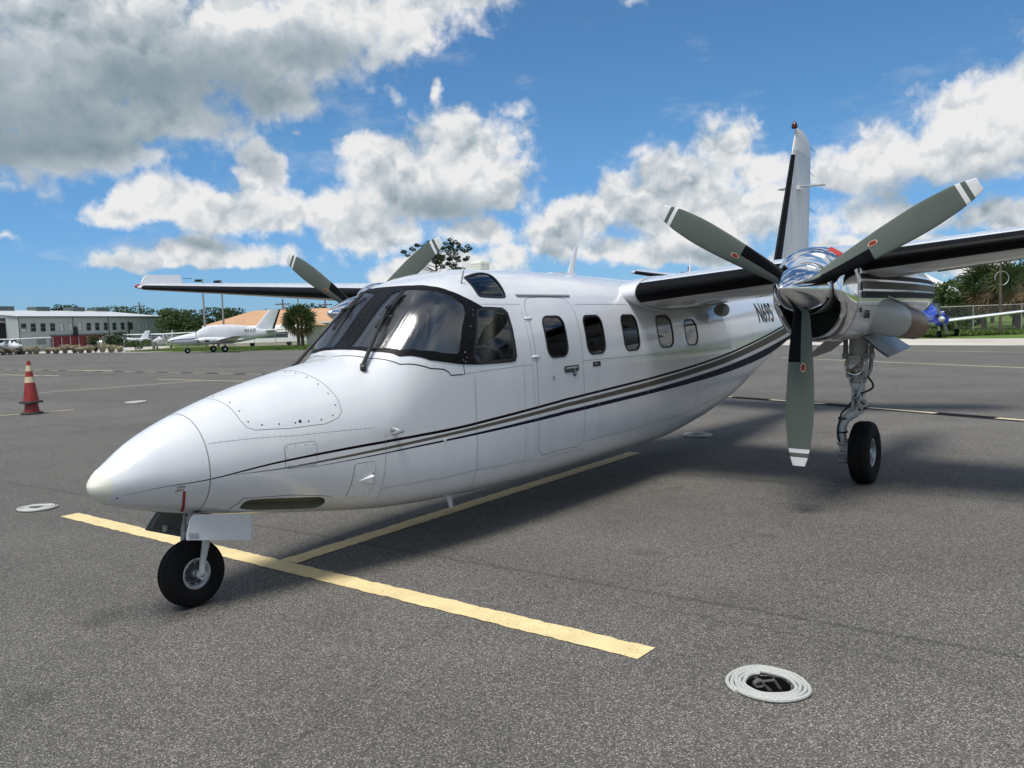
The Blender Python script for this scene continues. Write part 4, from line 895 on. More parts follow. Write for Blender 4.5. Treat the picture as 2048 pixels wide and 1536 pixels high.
# ------------------------------------------------------------------ landing gear
def wheel(parent, c, r, w, rim, hubr, side, groove=True):
    """tyre, rim with bolted hub; axle along y, outer face towards side"""
    c = Vector(c); k = w / 2; rb = rim
    prof = [(-k * .62, rb), (-k * .80, rb + .012), (-k * .97, rb + (r - rb) * .42), (-k * .95, rb + (r - rb) * .68), (-k * .80, r - (r - rb) * .11), (-k * .60, r - .006)]
    t = [(-k * .45, r - .001), (-k * .38, r), (-k * .36, r - .006), (-k * .30, r - .006), (-k * .28, r), (k * .28, r), (k * .30, r - .006), (k * .36, r - .006), (k * .38, r), (k * .45, r - .001)]
    full = prof + t + [(-a, b) for a, b in reversed(prof)]
    ty = MB().lathe(full, c, (0, 1, 0), 56).build('tyre', TYRE, parent, angle=32)
    for v in ty.data.vertices:                        # the loaded tyre flattens on the ground and bulges beside it
        if v.co.z < .022: v.co.z = max(v.co.z, 0.0); 
        if v.co.z < .045: v.co.y += (v.co.y - c.y) * .10 * (1 - v.co.z / .045)
    s = side
    m = MB(); pr = [(s * k * .64, rb + .004), (s * k * .72, rb + .006), (s * k * .74, rb - .004), (s * k * .66, rb - .012), (s * k * .45, rb - .02), (s * k * .30, rb * .72), (s * k * .26, rb * .5), (s * k * .34, hubr * 1.1), (s * k * .60, hubr), (s * k * .66, hubr * .8), (s * k * .66, .002)]
    ms = [0, 0, 0, 0, 1, 1, 1, 0, 0, 0]
    m.lathe(pr, c, (0, 1, 0), 40, ms=ms)
    m.lathe([(-a, b) for a, b in pr], c, (0, 1, 0), 40, ms=ms)
    for i in range(8):
        a = 2 * PI * i / 8; p = c + Vector((math.cos(a) * rb * .72, s * k * .30, math.sin(a) * rb * .72)); m.tube([p, p + Vector((0, s * .014, 0))], rb * .07, 6)
    m.build('wheel_rim', [pm('wheel_silver', (.42, .44, .46), .38, metal=.55, var=.25, vscale=25), pm('wheel_dish' + ('_dark' if r < .25 else '_grey'), (.05, .06, .07) if r < .25 else (.26, .27, .28), .45, metal=.3, var=.3, vscale=25)], parent, angle=35)
    return ty
def nose_gear():
    g = MB().tube([(.06, 0, .62), (.05, 0, .50), (.045, 0, .475)], [.045, .045, .04], 16).build('nose_gear', GEARW, ROOT)
    wheel(g, (0, 0, .195), .197, .145, .086, .022, -1)
    for s in (-1, 1):
        m = MB(); m.tube([(.05, s * .02, .492), (.05, s * .07, .488), (.048, s * .10, .468), (.043, s * .11, .43), (.03, s * .108, .36), (.012, s * .102, .28), (.002, s * .100, .21), (0, s * .100, .195)], [.026, .026, .026, .025, .021, .018, .019, .021], 12)
        m.lathe([(-.014, .001), (-.014, .027), (.014, .027), (.014, .019), (.010, .014), (.010, .001)], (0, s * .100, .195), (0, s, 0), 20); m.build('fork_leg', GEARW, g)
    MB().lathe([(0, .012), (.012, .012), (.012, .001)], (0, -.112, .195), (0, -1, 0), 6).build('axle_nut', GEARG, g, False)
    MB().tube([(.10, -.03, .60), (.14, -.03, .54), (.10, -.02, .485)], .009, 8).tube([(.10, .03, .60), (.14, .03, .54), (.10, .02, .485)], .009, 8).build('torque_link', GEARG, g)
    MB().tube([(-.035, -.02, .55), (-.05, -.03, .46), (-.035, -.05, .40)], .009, 8).build('tow_lug', GEARG, g)
    # doors hang open either side of the leg; the port one shows its painted face, the other its grey inside
    def door(P, th, name, mats):
        """thin panel from a side-view outline (x, y, z), outer and inner face in their own paint"""
        m = MB(); n = len(P); m.add([(x, y - th, z) for x, y, z in P] + [(x, y + th, z) for x, y, z in P], [(i, (i + 1) % n, n + (i + 1) % n, n + i) for i in range(n)], 0); m.f += [tuple(reversed(range(n))), tuple(range(n, 2 * n))]; m.m += [0, 1]
        return m.build(name, mats, g, False)
    door([(-.075, -.183, .575), (.30, -.185, .503), (.281, -.195, .36), (.272, -.196, .350), (-.144, -.196, .444), (-.137, -.193, .48), (-.112, -.187, .548), (-.098, -.184, .567)], .004, 'gear_door', [WHITE, GREYP])
    dd = door([(-.10, .165, .558), (.30, .165, .49), (.25, .19, .335), (.051, .19, .375), (-.15, .19, .455), (-.165, .188, .465), (-.14, .178, .505)], .005, 'gear_door', [GREYP, WHITE])
    MB().tube([(-.085, .158, .545), (-.11, .166, .51), (-.13, .178, .468)], .010, 8).tube([(-.13, .178, .466), (.22, .178, .362)], .006, 6).build('door_stiffener', GREYP, dd)
    bevbox('door_bracket', (-.065, .155, .43), (-.04, .178, .47), GEARW, dd, .006)
    MB().box((-.05, -.15, .575), (.28, .15, .60)).build('wheel_well', DARK, g, False)
    # stencil on the door corner
    m = MB()
    for r in range(3):
        x = -.128
        while x < -.075: w = random.uniform(.006, .014); z = .450 + r * .011 - (x + .128) * .225; m.box((x, -.2015, z), (x + w, -.2005, z + .006)); x += w + .004
    m.build('door_stencil', SEAM, g, False)['kind'] = 'stuff'
nose_gear()
def main_gear(s):
    x, y = 5.43, s * 2.39
    g = MB().tube([(x + .05, y, 1.50), (x + .02, y, 1.26), (x, y, 1.12)], [.085, .085, .075], 18).build('main_gear', GEARW, ROOT)
    wc = Vector((5.42, s * 2.44, .284))
    wheel(g, wc, .29, .195, .125, .038, s)
    MB().lathe([(1.18, .07), (1.16, .082), (1.02, .082), (1.00, .072), (.96, .060), (.74, .058), (.735, .045), (.70, .042)], (x, y, 0), (0, 0, 1), 24).build('shock_cylinder', GEARW, g, angle=30)
    MB().lathe([(.76, .036), (.62, .036)], (x, y, 0), (0, 0, 1), 20).build('oleo_piston', CHROME, g)
    # trailing arm curving inboard and down to the axle
    i_ = -s
    MB().tube([(x, y + i_ * .0, .69), (x, y + i_ * .015, .66), (x - .01, y + i_ * .06, .635), (x - .02, y + i_ * .105, .60), (x - .03, y + i_ * .135, .54), (x - .045, y + i_ * .14, .45), (x - .03, y + i_ * .135, .34), (5.42, y + i_ * .12, .284)], [.05, .052, .045, .042, .038, .036, .04, .045], 14).build('axle_arm', GEARW, g)
    MB().lathe([(-.04, .03), (.0, .04), (.12, .04)], (5.42, y + i_ * .12, .284), (0, s, 0), 16).build('axle', GEARG, g)
    m = MB(); m.lathe([(0, .05), (0, .125), (.035, .125), (.05, .10), (.05, .05)], (5.42, y + i_ * .095, .284), (0, s, 0), 28)
    for k in range(5):
        a = PI * .35 + k * .42 * PI / 1.0 * .8; p = Vector((5.42 + math.cos(a) * .095, y + i_ * .10, .284 + math.sin(a) * .095)); m.tube([p, p + Vector((0, i_ * .07, 0))], .022, 10); m.tube([p + Vector((0, i_ * .07, 0)), p + Vector((0, i_ * .085, 0))], .009, 6)
    m.build('brake_caliper', GEARG, g, angle=35)
    # torque links
    for z0, z1, w in ((.93, .80, .05), (.80, .68, .05)):
        m = MB(); xx = x - .10 if z0 > .9 else x - .10
        for q in (-1, 1): m.tube([(x - .05, y + q * .045, z0 if z0 > .9 else z1), (x - .125, y + q * .018, .80)], [.014, .011], 8)
        m.tube([(x - .125, y - .03, .80), (x - .125, y + .03, .80)], .016, 8); m.build('torque_link', GEARW, g)
    m = MB(); m.lathe([(0, .055), (.03, .088), (.06, .092), (.07, .09), (.068, .08), (.03, .06), (.01, .001)], (x - .075, y, 1.10), (-1, 0, 0), 28); m.build('landing_light', pm('lamp_reflector', (.45, .42, .36), .12, metal=1.), g)
    MB().lathe([(.062, .083), (.066, .04), (.068, .001)], (x - .075, y, 1.10), (-1, 0, 0), 28).build('landing_light_lens', glass('lens_glass', (.8, .8, .78)), g)
    for q in (-1, 1):
        m = MB(); m.tube([(x + .02, y + q * .115, 1.42), (x + .0, y + q * .115, 1.20), (x - .01, y + q * .11, 1.16)], .022, 10); m.box((x - .05, min(y + q * .06, y + q * .135), 1.155), (x + .05, max(y + q * .06, y + q * .135), 1.205)); m.tube([(x - .06, y + q * .1, 1.18), (x + .06, y + q * .1, 1.18)], .014, 8); m.build('side_brace', GEARG, g)
    MB().tube([(x + .10, y + s * .08, 1.42), (x + .09, y + s * .10, 1.2), (x + .06, y + s * .09, 1.05), (x + .03, y + s * .06, .98)], .02, 10).build('retraction_strut', GEARG, g)
    for k, (q0, pts) in enumerate(((.07, [(x - .085, y + s * .03, 1.03), (x - .075, y + s * .045, .95), (x - .07, y + s * .04, .86), (x - .085, y + s * .03, .78)]), (.0, [(x - .06, y + i_ * .06, 1.2), (x - .085, y + i_ * .07, 1.1), (x - .08, y + i_ * .065, .98), (x - .07, y + i_ * .05, .9)]))):
        MB().tube(catmull(pts, False, 5), .006, 7).build('hydraulic_line', ALU, g)
    for q in (-1, 1):
        m = MB(); m.box((x - .10, min(y + q * .055, y + q * .085), .985), (x - .02, max(y + q * .055, y + q * .085), 1.03)); m.tube([(x - .11, y + q * .07, 1.008), (x - .0, y + q * .07, 1.008)], .012, 8); m.build('lock_bracket', GEARG, g)
    MB().lathe([(-.02, .068), (-.02, .074), (.02, .074), (.02, .068)], (x, y, .955), (0, 0, 1), 22).build('collar_ring', GEARG, g)
    MB().lathe([(-.015, .062), (-.015, .067), (.015, .067), (.015, .062)], (x, y, .76), (0, 0, 1), 22).build('collar_ring', GEARG, g)
    MB().tube([(x - .10, y + s * .075, .72), (x - .09, y + s * .11, .745), (x - .085, y + s * .125, .75)], [.016, .012, .006], 8).build('tie_down_lug', ALU, g)
    bevbox('data_plate', (x - .068, y - .045, .87), (x - .056, y + .045, .93), GEARW, g, .003)
    m = MB(); m.tube(catmull([(x - .03, y + s * .05, 1.06), (x - .02, y + s * .09, .985), (x - .05, y + s * .135, .93), (x - .05, y + s * .13, .885), (x - .08, y + s * .07, .85), (x - .09, y + s * .02, .83), (x - .09, y + i_ * .03, .77), (x - .07, y + i_ * .09, .70), (x - .07, y + i_ * .135, .65), (x - .07, y + i_ * .155, .58), (x - .085, y + i_ * .17, .50), (x - .09, y + i_ * .165, .42), (x - .06, y + i_ * .15, .37)], False, 6), .0095, 8)
    m.tube(catmull([(x - .06, y + s * .0, .78), (x - .08, y + s * .05, .75), (x - .07, y + s * .085, .72), (x - .06, y + s * .06, .69), (x - .06, y + s * .01, .685)], False, 6), .008, 8); m.build('brake_hose', SEAMB, g)
    for z, q in ((.60, i_ * .147), (.47, i_ * .152), (.82, 0.)): MB().lathe([(-.008, .046), (.008, .046)], (x - .04, y + q * .9, z), (0, 0, 1), 14).build('hose_clamp', SEAMB, g)
    # doors
    def slab(P, name, mat):
        P = [Vector(p) for p in P]; n = (P[1] - P[0]).cross(P[2] - P[0]).normalized() * .006; k = len(P); m = MB()
        m.add([p - n for p in P] + [p + n for p in P], [tuple(reversed(range(k))), tuple(range(k, 2 * k))] + [(i, (i + 1) % k, k + (i + 1) % k, k + i) for i in range(k)]); return m.build(name, mat, g, False)
    slab([(4.95, y + i_ * .13, 1.36), (5.75, y + i_ * .13, 1.38), (5.72, y + i_ * .33, 1.22), (5.0, y + i_ * .36, 1.17)], 'gear_door', pm('door_dull_metal', (.30, .31, .31), .4, metal=.5, var=.2))
    # outboard door: curved bright sheet
    dm = MB(); P = []
    for t in np.linspace(0, 1, 9):
        P.append([(5.02 + u * (.80 + .1 * t) + .06 * t, y + s * (.155 + .24 * t - .05 * t * t), 1.365 - .175 * t - .02 * math.sin(t * PI) + .05 * u) for u in np.linspace(0, 1, 8)])
    dm.grid(P); dm.grid([[(a, b - s * .012, c - .01) for a, b, c in r] for r in P]); dm.build('gear_door', pm('bright_door_sheet', (.52, .54, .55), .38, metal=.35, var=.3, vscale=9), g)
    MB().box((4.95, y - .14, 1.37), (5.8, y + .14, 1.40)).build('wheel_well', DARK, g, False)
for s in (-1, 1): main_gear(s)

# ------------------------------------------------------------------ small fittings on the hull
def fittings():
    # roof: strobe box, aerials, probe
    b = bevbox('strobe_housing', (2.80, -.055, 2.045), (2.92, .055, 2.125), CREAM, ROOT, .012)
    m = MB()
    for k in range(3): m.box((2.796, -.059, 2.062 + .02 * k), (2.924, .059, 2.067 + .02 * k))
    m.build('housing_rib', CREAM, b, False)
    for x, h, sw, c_ in ((4.20, .31, .17, .17), (6.95, .36, .12, .07)):
        z = float(fsec(x)[2]) - .015; P = []
        for t, cc in ((0, 1.), (.1, .75), (.3, .6), (.7, .48), (.96, .40), (1, .3)):
            n = 12; P.append([(x + sw * t + c_ * cc * (.5 + .5 * math.cos(a)), .014 * (1 - .5 * t) * math.sin(a), z + h * t) for a in np.linspace(0, 2 * PI, n, endpoint=False)])
        P.append([(x + sw + c_ * .15, 0, z + h)] * 12)
        MB().grid(P, closev=True).build('blade_aerial', WHITE, ROOT)
    MB().box((3.78, -.12, 2.030), (4.2, .0, 2.052)).build('gps_antenna', WHITE, ROOT)
    p = Vector((2.10, -.40, 1.885)); MB().tube([p, p + Vector((.01, 0, .012)), p + Vector((.03, -.01, .10)), p + Vector((.034, -.012, .115))], [.013, .006, .006, .005], 8).build('temperature_probe', GEARG, ROOT)
    # wipers: arm, hinge and blade lying on the glass
    for s in (-1, 1):
        def on(x, y, off): 
            u = (x, phi_of(x, y, float(fsec(x)[2]) - .004 if abs(y) < .05 else 1.9)); 
            zc, zt, nt, hw = float(fsec(x)[1]), float(fsec(x)[2]), float(fsec(x)[4]), float(fsec(x)[0]); z = zc + (zt - zc) * max(0, 1 - (abs(y) / hw) ** nt) ** (1 / nt)
            pp = phi_of(x, y, z); return Vector(fsurf(x, pp) + fnorm(np.array(x), np.array(pp)) * off)
        a0 = on(1.14, s * .33, .03); a1 = on(1.30, s * .285, .05); a2 = on(1.52, s * .225, .04); b0 = on(1.405, s * .215, .022); b1 = on(1.70, s * .205, .022)
        w = MB().tube([a0, a0 + (a1 - a0) * .3, a1, a2], [.017, .015, .013, .009], 8).build('windshield_wiper', SEAMB, ROOT)
        MB().lathe([(-.03, .022), (.03, .022), (.035, .012), (.036, .001)], on(1.135, s * .335, .01), fnorm(np.array(1.135), np.array(phi_of(1.135, s * .33, 1.36))).tolist(), 14).build('wiper_pivot', SEAMB, w)
        m = MB(); n = 8; pts = [b0 + (b1 - b0) * t + Vector((0, 0, .006 * math.sin(t * PI))) for t in np.linspace(0, 1, n)]; m.tube(pts, .012, 6); m.tube([p + Vector((-.004, s * .022, .0)) for p in pts[1:-1]], .006, 6)
        m.tube([a2 + Vector((0, 0, .01)), pts[4]], .014, 6); m.build('wiper_blade', SEAMB, w)
    # door furniture
    for z in (1.627, 1.324):
        m = MB(); P = []
        for t, w_ in ((-1, .001), (-.85, .35), (-.5, .8), (0, 1), (.5, .8), (.85, .35), (1, .001)):
            q, n = onskin(2.685 + .058 * t, z - 0, .0); up = Vector((0, 0, 1)); up = (up - n * up.dot(n)).normalized()
            P.append([q + up * .014 * w_ * math.cos(a) + n * .010 * max(.1, w_) * abs(math.sin(a)) for a in np.linspace(0, PI, 7)])
        m.grid(P); m.build('door_hinge', WHITE, DOOR)
    skin_patch('door_handle', [(3.07, 1.185), (3.085, 1.17), (3.12, 1.168), (3.20, 1.17), (3.21, 1.135), (3.25, 1.135), (3.255, 1.172), (3.29, 1.18), (3.30, 1.20), (3.30, 1.222), (3.29, 1.228), (3.08, 1.226), (3.07, 1.215)][::-1], pm('handle_grey', (.045, .06, .058), .4), DOOR, .003)
    q, n = onskin(3.19, 1.20, .004); MB().tube([q + Vector((-.09, 0, .004)), q + Vector((.08, 0, .008))], .008, 8).tube([q + Vector((.04, 0, 0)), q + Vector((.04, 0, -.05))], .007, 8).build('handle_lever', GEARG, DOOR)
    skin_patch('door_key_lock', rrect(2.905, 2.925, 1.125, 1.16, .006)[::-1], SEAM, DOOR, .003)
    skin_patch('exit_placard', rrect(3.53, 3.66, 1.195, 1.238, .004)[::-1], SEAMB, SKIN, .002)
    skin_text('EXIT', 3.56, 1.21, .022, GEARW, SKIN, 'placard_lettering', off=.003)
    m = MB(); P = [[tuple(onskin(x, z, o)[0]) for z, o in ((1.822, .002), (1.819, .011), (1.808, .012), (1.806, .002))] for x in np.linspace(2.66, 3.40, 14)]; m.grid(P).build('drip_rail', pm('rail_grey', (.33, .34, .35), .4), SKIN)
    # registration under the wing
    skin_text('N695', 8.22, 1.50, .36, SEAMB, SKIN, 'registration_lettering', slope=.005, off=.004)
    # tow warning on the nose cone
    skin_patch('tow_placard', [(-.225, .727), (-.225, .763), (-.125, .766), (-.125, .730)], pm('placard_white', (.66, .67, .68), .5), SKIN, .0015)
    skin_text('TOW', -.205, .749, .018, SEAMB, SKIN, 'placard_lettering', off=.0025); skin_text('LIMITS', -.212, .732, .016, DRED, SKIN, 'placard_lettering', off=.0025)
    xs = [-.163, -.157, -.147, -.132, -.112]; zs = [.728, .695, .66, .627, .592]
    m = MB(); m.grid([[tuple(onskin(x - .007, z, .002)[0]), tuple(onskin(x + .007, z, .002)[0])] for x, z in zip(xs, zs)]); m.build('tow_limit_mark', DRED, SKIN)
    # air scoop on its panel
    t0, n0 = onskin(.905, .622, .003); t1, n1 = onskin(1.005, .655, .003); t2, n2 = onskin(.998, .592, .003); t3 = t1 + n1 * .022 + Vector((.008, 0, -.01)); t4 = t2 + n2 * .022 + Vector((.008, 0, .01))
    MB().add([t0, t1, t2, t3, t4], [(0, 3, 1), (0, 2, 4), (0, 4, 3)]).build('air_scoop', WHITE, SKIN, False); e1 = onskin(1.018, .657, .0045)[0]; e2 = onskin(1.012, .590, .0045)[0]; MB().add([t1 + n1 * .002, t2 + n2 * .002, e2, e1], [(0, 1, 2, 3)]).build('scoop_mouth_shade', DARK, SKIN, False); MB().add([t3, t4, t2, t1], [(0, 1, 2, 3)]).build('air_scoop_back', DARK, SKIN, False)  # dark strip on the skin paints the shade inside the mouth
    # pitot arm on the flank
    q, n = onskin(1.185, .925, 0); h = q + n * .085 + Vector((-.005, 0, -.012))
    MB().tube([q - n * .01, q + n * .05 + Vector((-.004, 0, -.004)), h], [.024, .016, .012], 10).tube([h + Vector((.02, 0, .004)), h + Vector((-.03, 0, -.002)), h + Vector((-.085, 0, -.006))], [.013, .013, .007], 10).build('pitot_tube', ALU, ROOT)
    m = MB(); zb = float(fsec(2.0)[3]); P = []
    for t, cc in ((0, 1.), (.5, .8), (.93, .6), (1, .35)): P.append([(1.94 + .05 * t + .075 * cc * (.5 + .5 * math.cos(a)), -.30 + .011 * math.sin(a), zb + .03 - .125 * t) for a in np.linspace(0, 2 * PI, 10, endpoint=False)])
    m.grid(P, closev=True); k = len(m.v); m.f.append(tuple(range(k - 10, k))); m.m.append(0); m.build('belly_aerial', WHITE, ROOT)
fittings()

# ------------------------------------------------------------------ ropes, cones
def ropemat():
    m = bpy.data.materials.new('braided_rope'); m.use_nodes = True; nt = m.node_tree; b = nt.nodes['Principled BSDF']; g = nt.nodes.new('ShaderNodeTexCoord')
    v = nt.nodes.new('ShaderNodeTexVoronoi'); v.inputs['Scale'].default_value = 260; nt.links.new(g.outputs['Object'], v.inputs[0])
    r = nt.nodes.new('ShaderNodeValToRGB'); r.color_ramp.elements[0].color = (.60, .61, .57, 1); r.color_ramp.elements[1].color = (.34, .35, .33, 1); r.color_ramp.elements[1].position = .8
    nt.links.new(v.outputs['Distance'], r.inputs[0]); nt.links.new(r.outputs[0], b.inputs['Base Color']); b.inputs['Roughness'].default_value = .85
    bp = nt.nodes.new('ShaderNodeBump'); bp.invert = True; bp.inputs['Strength'].default_value = .5; bp.inputs['Distance'].default_value = .003; nt.links.new(v.outputs['Distance'], bp.inputs['Height']); nt.links.new(bp.outputs[0], b.inputs['Normal'])
    return m
ROPE = ropemat()
def rope_coil(loc, label, alabel, turns=4.3, r0=.098, r1=.172, rr=.0088, detail=True, scale=1., ang=0.):
    root = empty('tie_down_rope', (loc[0], loc[1], 0), ang); setp(root, label, 'rope', 'tie-down ropes coiled on the apron'); root.scale = (scale, scale, scale)
    pts = []; n = int(turns * 48); f_ = lambda a: 1 + .035 * math.sin(2 * a + .6) + .02 * math.sin(3 * a + 2.1)
    for i in range(n + 1):
        t = i / n; a = t * turns * 2 * PI; r = (r0 + (r1 - r0) * t + .0022 * math.sin(5.3 * a)) * f_(a); lay = rr * (1.0 + .35 * (math.sin(a * 1.0 + 1.2) ** 2) * (1 - t) + .18 * math.sin(a * 2.7) ** 2)
        pts.append((r * math.cos(a) * 1.06, r * math.sin(a), lay))
    MB().tube(pts, rr, 8).build('rope', ROPE, root)
    an = empty('tie_down_anchor', (loc[0], loc[1], 0), ang); setp(an, alabel, 'anchor', 'tie-down anchors set in the apron')
    MB().lathe([(.0045, .001), (.0045, .082), (.0065, .086), (.0065, .09), (.003, .092)], (0, 0, 0), (0, 0, 1), 28).build('anchor_cup', pm('anchor_pit_shade', (.004, .004, .004), .95, spec=.02), an)  # flat black disc paints the shade of a sunken pit
    MB().tube([(-.072, .015, .008), (.072, .03, .010)], .007, 8).tube([(-.06, -.03, .008), (.05, -.04, .008)], .006, 8).build('anchor_bar', pm('rusty_bar', (.045, .036, .03), .8, var=.3, vscale=60), an)
    if detail:
        k = MB()
        for dx in (0, .0125): k.tube([(-.012 + dx, .045 + .018 * math.cos(a), .016 + .014 * math.sin(a)) for a in np.linspace(0, 2 * PI, 16)], .0068, 7)
        k.tube(catmull([(-.005, .06, .012), (.0, .035, .02), (.012, .005, .016), (.028, -.035, .010)], False, 6), .0068, 7)
        k.build('knot', pm('grimy_rope', (.11, .11, .10), .9, var=.4, vscale=90), root)
    return root
rope_coil((.636, -3.227), 'white braided rope coiled flat in the foreground right of the yellow bar', 'dark tie-down anchor inside the foreground rope coil', ang=.7)
rope_coil((.93, 3.95), 'white rope coil beyond the far end of the yellow bar left of the nose', 'tie-down anchor inside the rope coil left of the airplane nose', 3.6, .06, .14, .010, False, 1.15, 2.)
rope_coil((7.88, .32), 'white rope coil in the shade under the airplane tail', 'tie-down anchor inside the rope coil under the tail', 3.6, .07, .16, .011, False, 1.2, 1.)
rope_coil((8.6, 15.47), 'small white rope coil on the open apron right of the traffic cone', 'tie-down anchor inside the rope coil on the open apron', 3.2, .08, .2, .014, False, 1.3, .4)
def cones():
    x, y = 6.06, 15.27
    for k, (z, lab, nm) in enumerate(((0, 'lower red traffic cone of the stacked pair, only its skirt showing', 0), (.25, 'upper red traffic cone with two pale reflective bands, stacked on another', 1))):
        c = empty('traffic_cone', (x, y, z), .5 + .25 * k); setp(c, lab, 'traffic cone', 'stacked traffic cones')
        P = [(.0, .20), (.03, .19), (.035, .165)] ; H = .93
        r = lambda h: .165 - .13 * (h / H)
        m = MB(); m.lathe([(.04, r(.04)), (.30, r(.30)), (.45, r(.45)), (.452, r(.45)), (.58, r(.58)), (.582, r(.582)), (.70, r(.70)), (.702, r(.70)), (.83, r(.83)), (.832, r(.83)), (H, r(H)), (H - .02, r(H) * .6)], (0, 0, 0), (0, 0, 1), 32, ms=[0, 0, 0, 1, 0, 0, 0, 1, 0, 0, 0]) if k else m.lathe([(.04, r(.04)), (.33, r(.33)), (.5, r(.5))], (0, 0, 0), (0, 0, 1), 32)
        m.build('cone_body', [pm('faded_red_plastic', (.27, .024, .022), .5, var=.2, vscale=12), pm('reflective_band', (.62, .52, .33), .45, var=.2, vscale=20)], c)
        o = [(.21 * math.cos(a) * (1.12 if i % 2 else 1), .21 * math.sin(a) * (1.12 if i % 2 else 1)) for i, a in enumerate(np.linspace(0, 2 * PI, 16, endpoint=False))]
        b = MB(); P = [[(px * f, py * f, zz) for px, py in o] for zz, f in ((.0, 1), (.03, 1), (.045, .94), (.046, .7))]; b.grid(P, closev=True); b.f.append(tuple(reversed(range(16)))); b.m.append(0); b.build('cone_base', pm('black_cone_base', (.02, .02, .02), .7), c)
        if k:
            v, f = text_mesh('A', .09); MB().add([(-(r(.22 + b_) + .003) * math.sin(2.2 + a_ / .14), (r(.22 + b_) + .003) * -math.cos(2.2 + a_ / .14), .22 + b_) for a_, b_, _ in v], f).build('stencil', SEAMB, c, False)
cones()

# ------------------------------------------------------------------ vegetation
def leafcloud(clumps, n, size, flat=.0):
    """many small randomly turned leaf quads scattered through ellipsoid clumps (cx, cy, cz, rx, ry, rz)"""
    V = []; c = np.array(clumps); wgt = (c[:, 3] * c[:, 4] * c[:, 5]) ** (2 / 3); wgt /= wgt.sum()
    k = RNG.choice(len(c), n, p=wgt); d = RNG.normal(size=(n, 3)); d /= np.linalg.norm(d, axis=1, keepdims=True); rad = RNG.uniform(.45, 1.03, n) ** .6
    p = c[k, :3] + d * c[k, 3:] * rad[:, None]
    a = RNG.normal(size=(n, 3)); a /= np.linalg.norm(a, axis=1, keepdims=True); b = np.cross(a, RNG.normal(size=(n, 3))); b /= np.linalg.norm(b, axis=1, keepdims=True)
    s = size * RNG.uniform(.6, 1.4, n)[:, None]
    V = np.stack([p - a * s, p + b * s * .55, p + a * s, p - b * s * .55], 1).reshape(-1, 3)
    F = np.arange(4 * n).reshape(-1, 4)
    return V, F
def rawmesh(name, V, F, mat, parent=None):
    me = bpy.data.meshes.new(name); me.from_pydata(V.tolist() if hasattr(V, 'tolist') else V, [], F.tolist() if hasattr(F, 'tolist') else F); me.materials.append(mat); me.update(); return link(name, me, parent)
LEAF_D = leafmat('oak_leaves', (.022, .042, .012), (.062, .095, .028)); LEAF_M = leafmat('mid_green_leaves', (.035, .065, .016), (.095, .14, .04)); LEAF_P = leafmat('palm_fronds', (.03, .055, .018), (.10, .13, .05), 1.6); LEAF_N = leafmat('pine_needles', (.014, .03, .012), (.04, .065, .025)); DEADP = leafmat('dry_fronds', (.16, .11, .06), (.30, .22, .12), 1.6, .1); BARK = pm('bark', (.12, .095, .075), .9, var=.35, vscale=6, bump=.4, bscale=15); PLUME = leafmat('pampas_blades', (.27, .24, .15), (.50, .46, .34), 3., .2)
def tree(name, label, loc, h, w, mat=LEAF_D, n=2600, size=.22, trunk=.22, group='broadleaf trees beyond the apron', seed=0, low=.25):
    rg = np.random.default_rng(seed + 11); root = empty(name, (loc[0], loc[1], 0)); setp(root, label, 'tree', group)
    cl = []
    for i in range(15):
        a = rg.uniform(0, 2 * PI); r = rg.uniform(.0, .42) * w; z = h * rg.uniform(low + .12, .86); f = 1 - .5 * abs(z / h - .55)
        cl.append((r * math.cos(a) * f, r * math.sin(a) * f, z, w * rg.uniform(.13, .24), w * rg.uniform(.13, .24), h * rg.uniform(.08, .15)))
    cl.append((0, 0, h * .86, w * .2, w * .2, h * .12)); cl.append((0, 0, h * .6, w * .34, w * .34, h * .2))
    V, F = leafcloud(cl, n, size); rawmesh('crown', V, F, mat, root)
    m = MB(); m.tube([(0, 0, -.1), (.05, .03, h * .25), (-.05, .05, h * .5), (0, 0, h * .75)], [trunk, trunk * .8, trunk * .55, trunk * .2], 8)
    for c in cl[:7]: m.tube([(0, 0, h * .32), (c[0] * .5, c[1] * .5, (h * .35 + c[2]) / 2), (c[0], c[1], c[2])], [trunk * .4, trunk * .25, trunk * .1], 6)
    m.build('trunk', BARK, root); return root
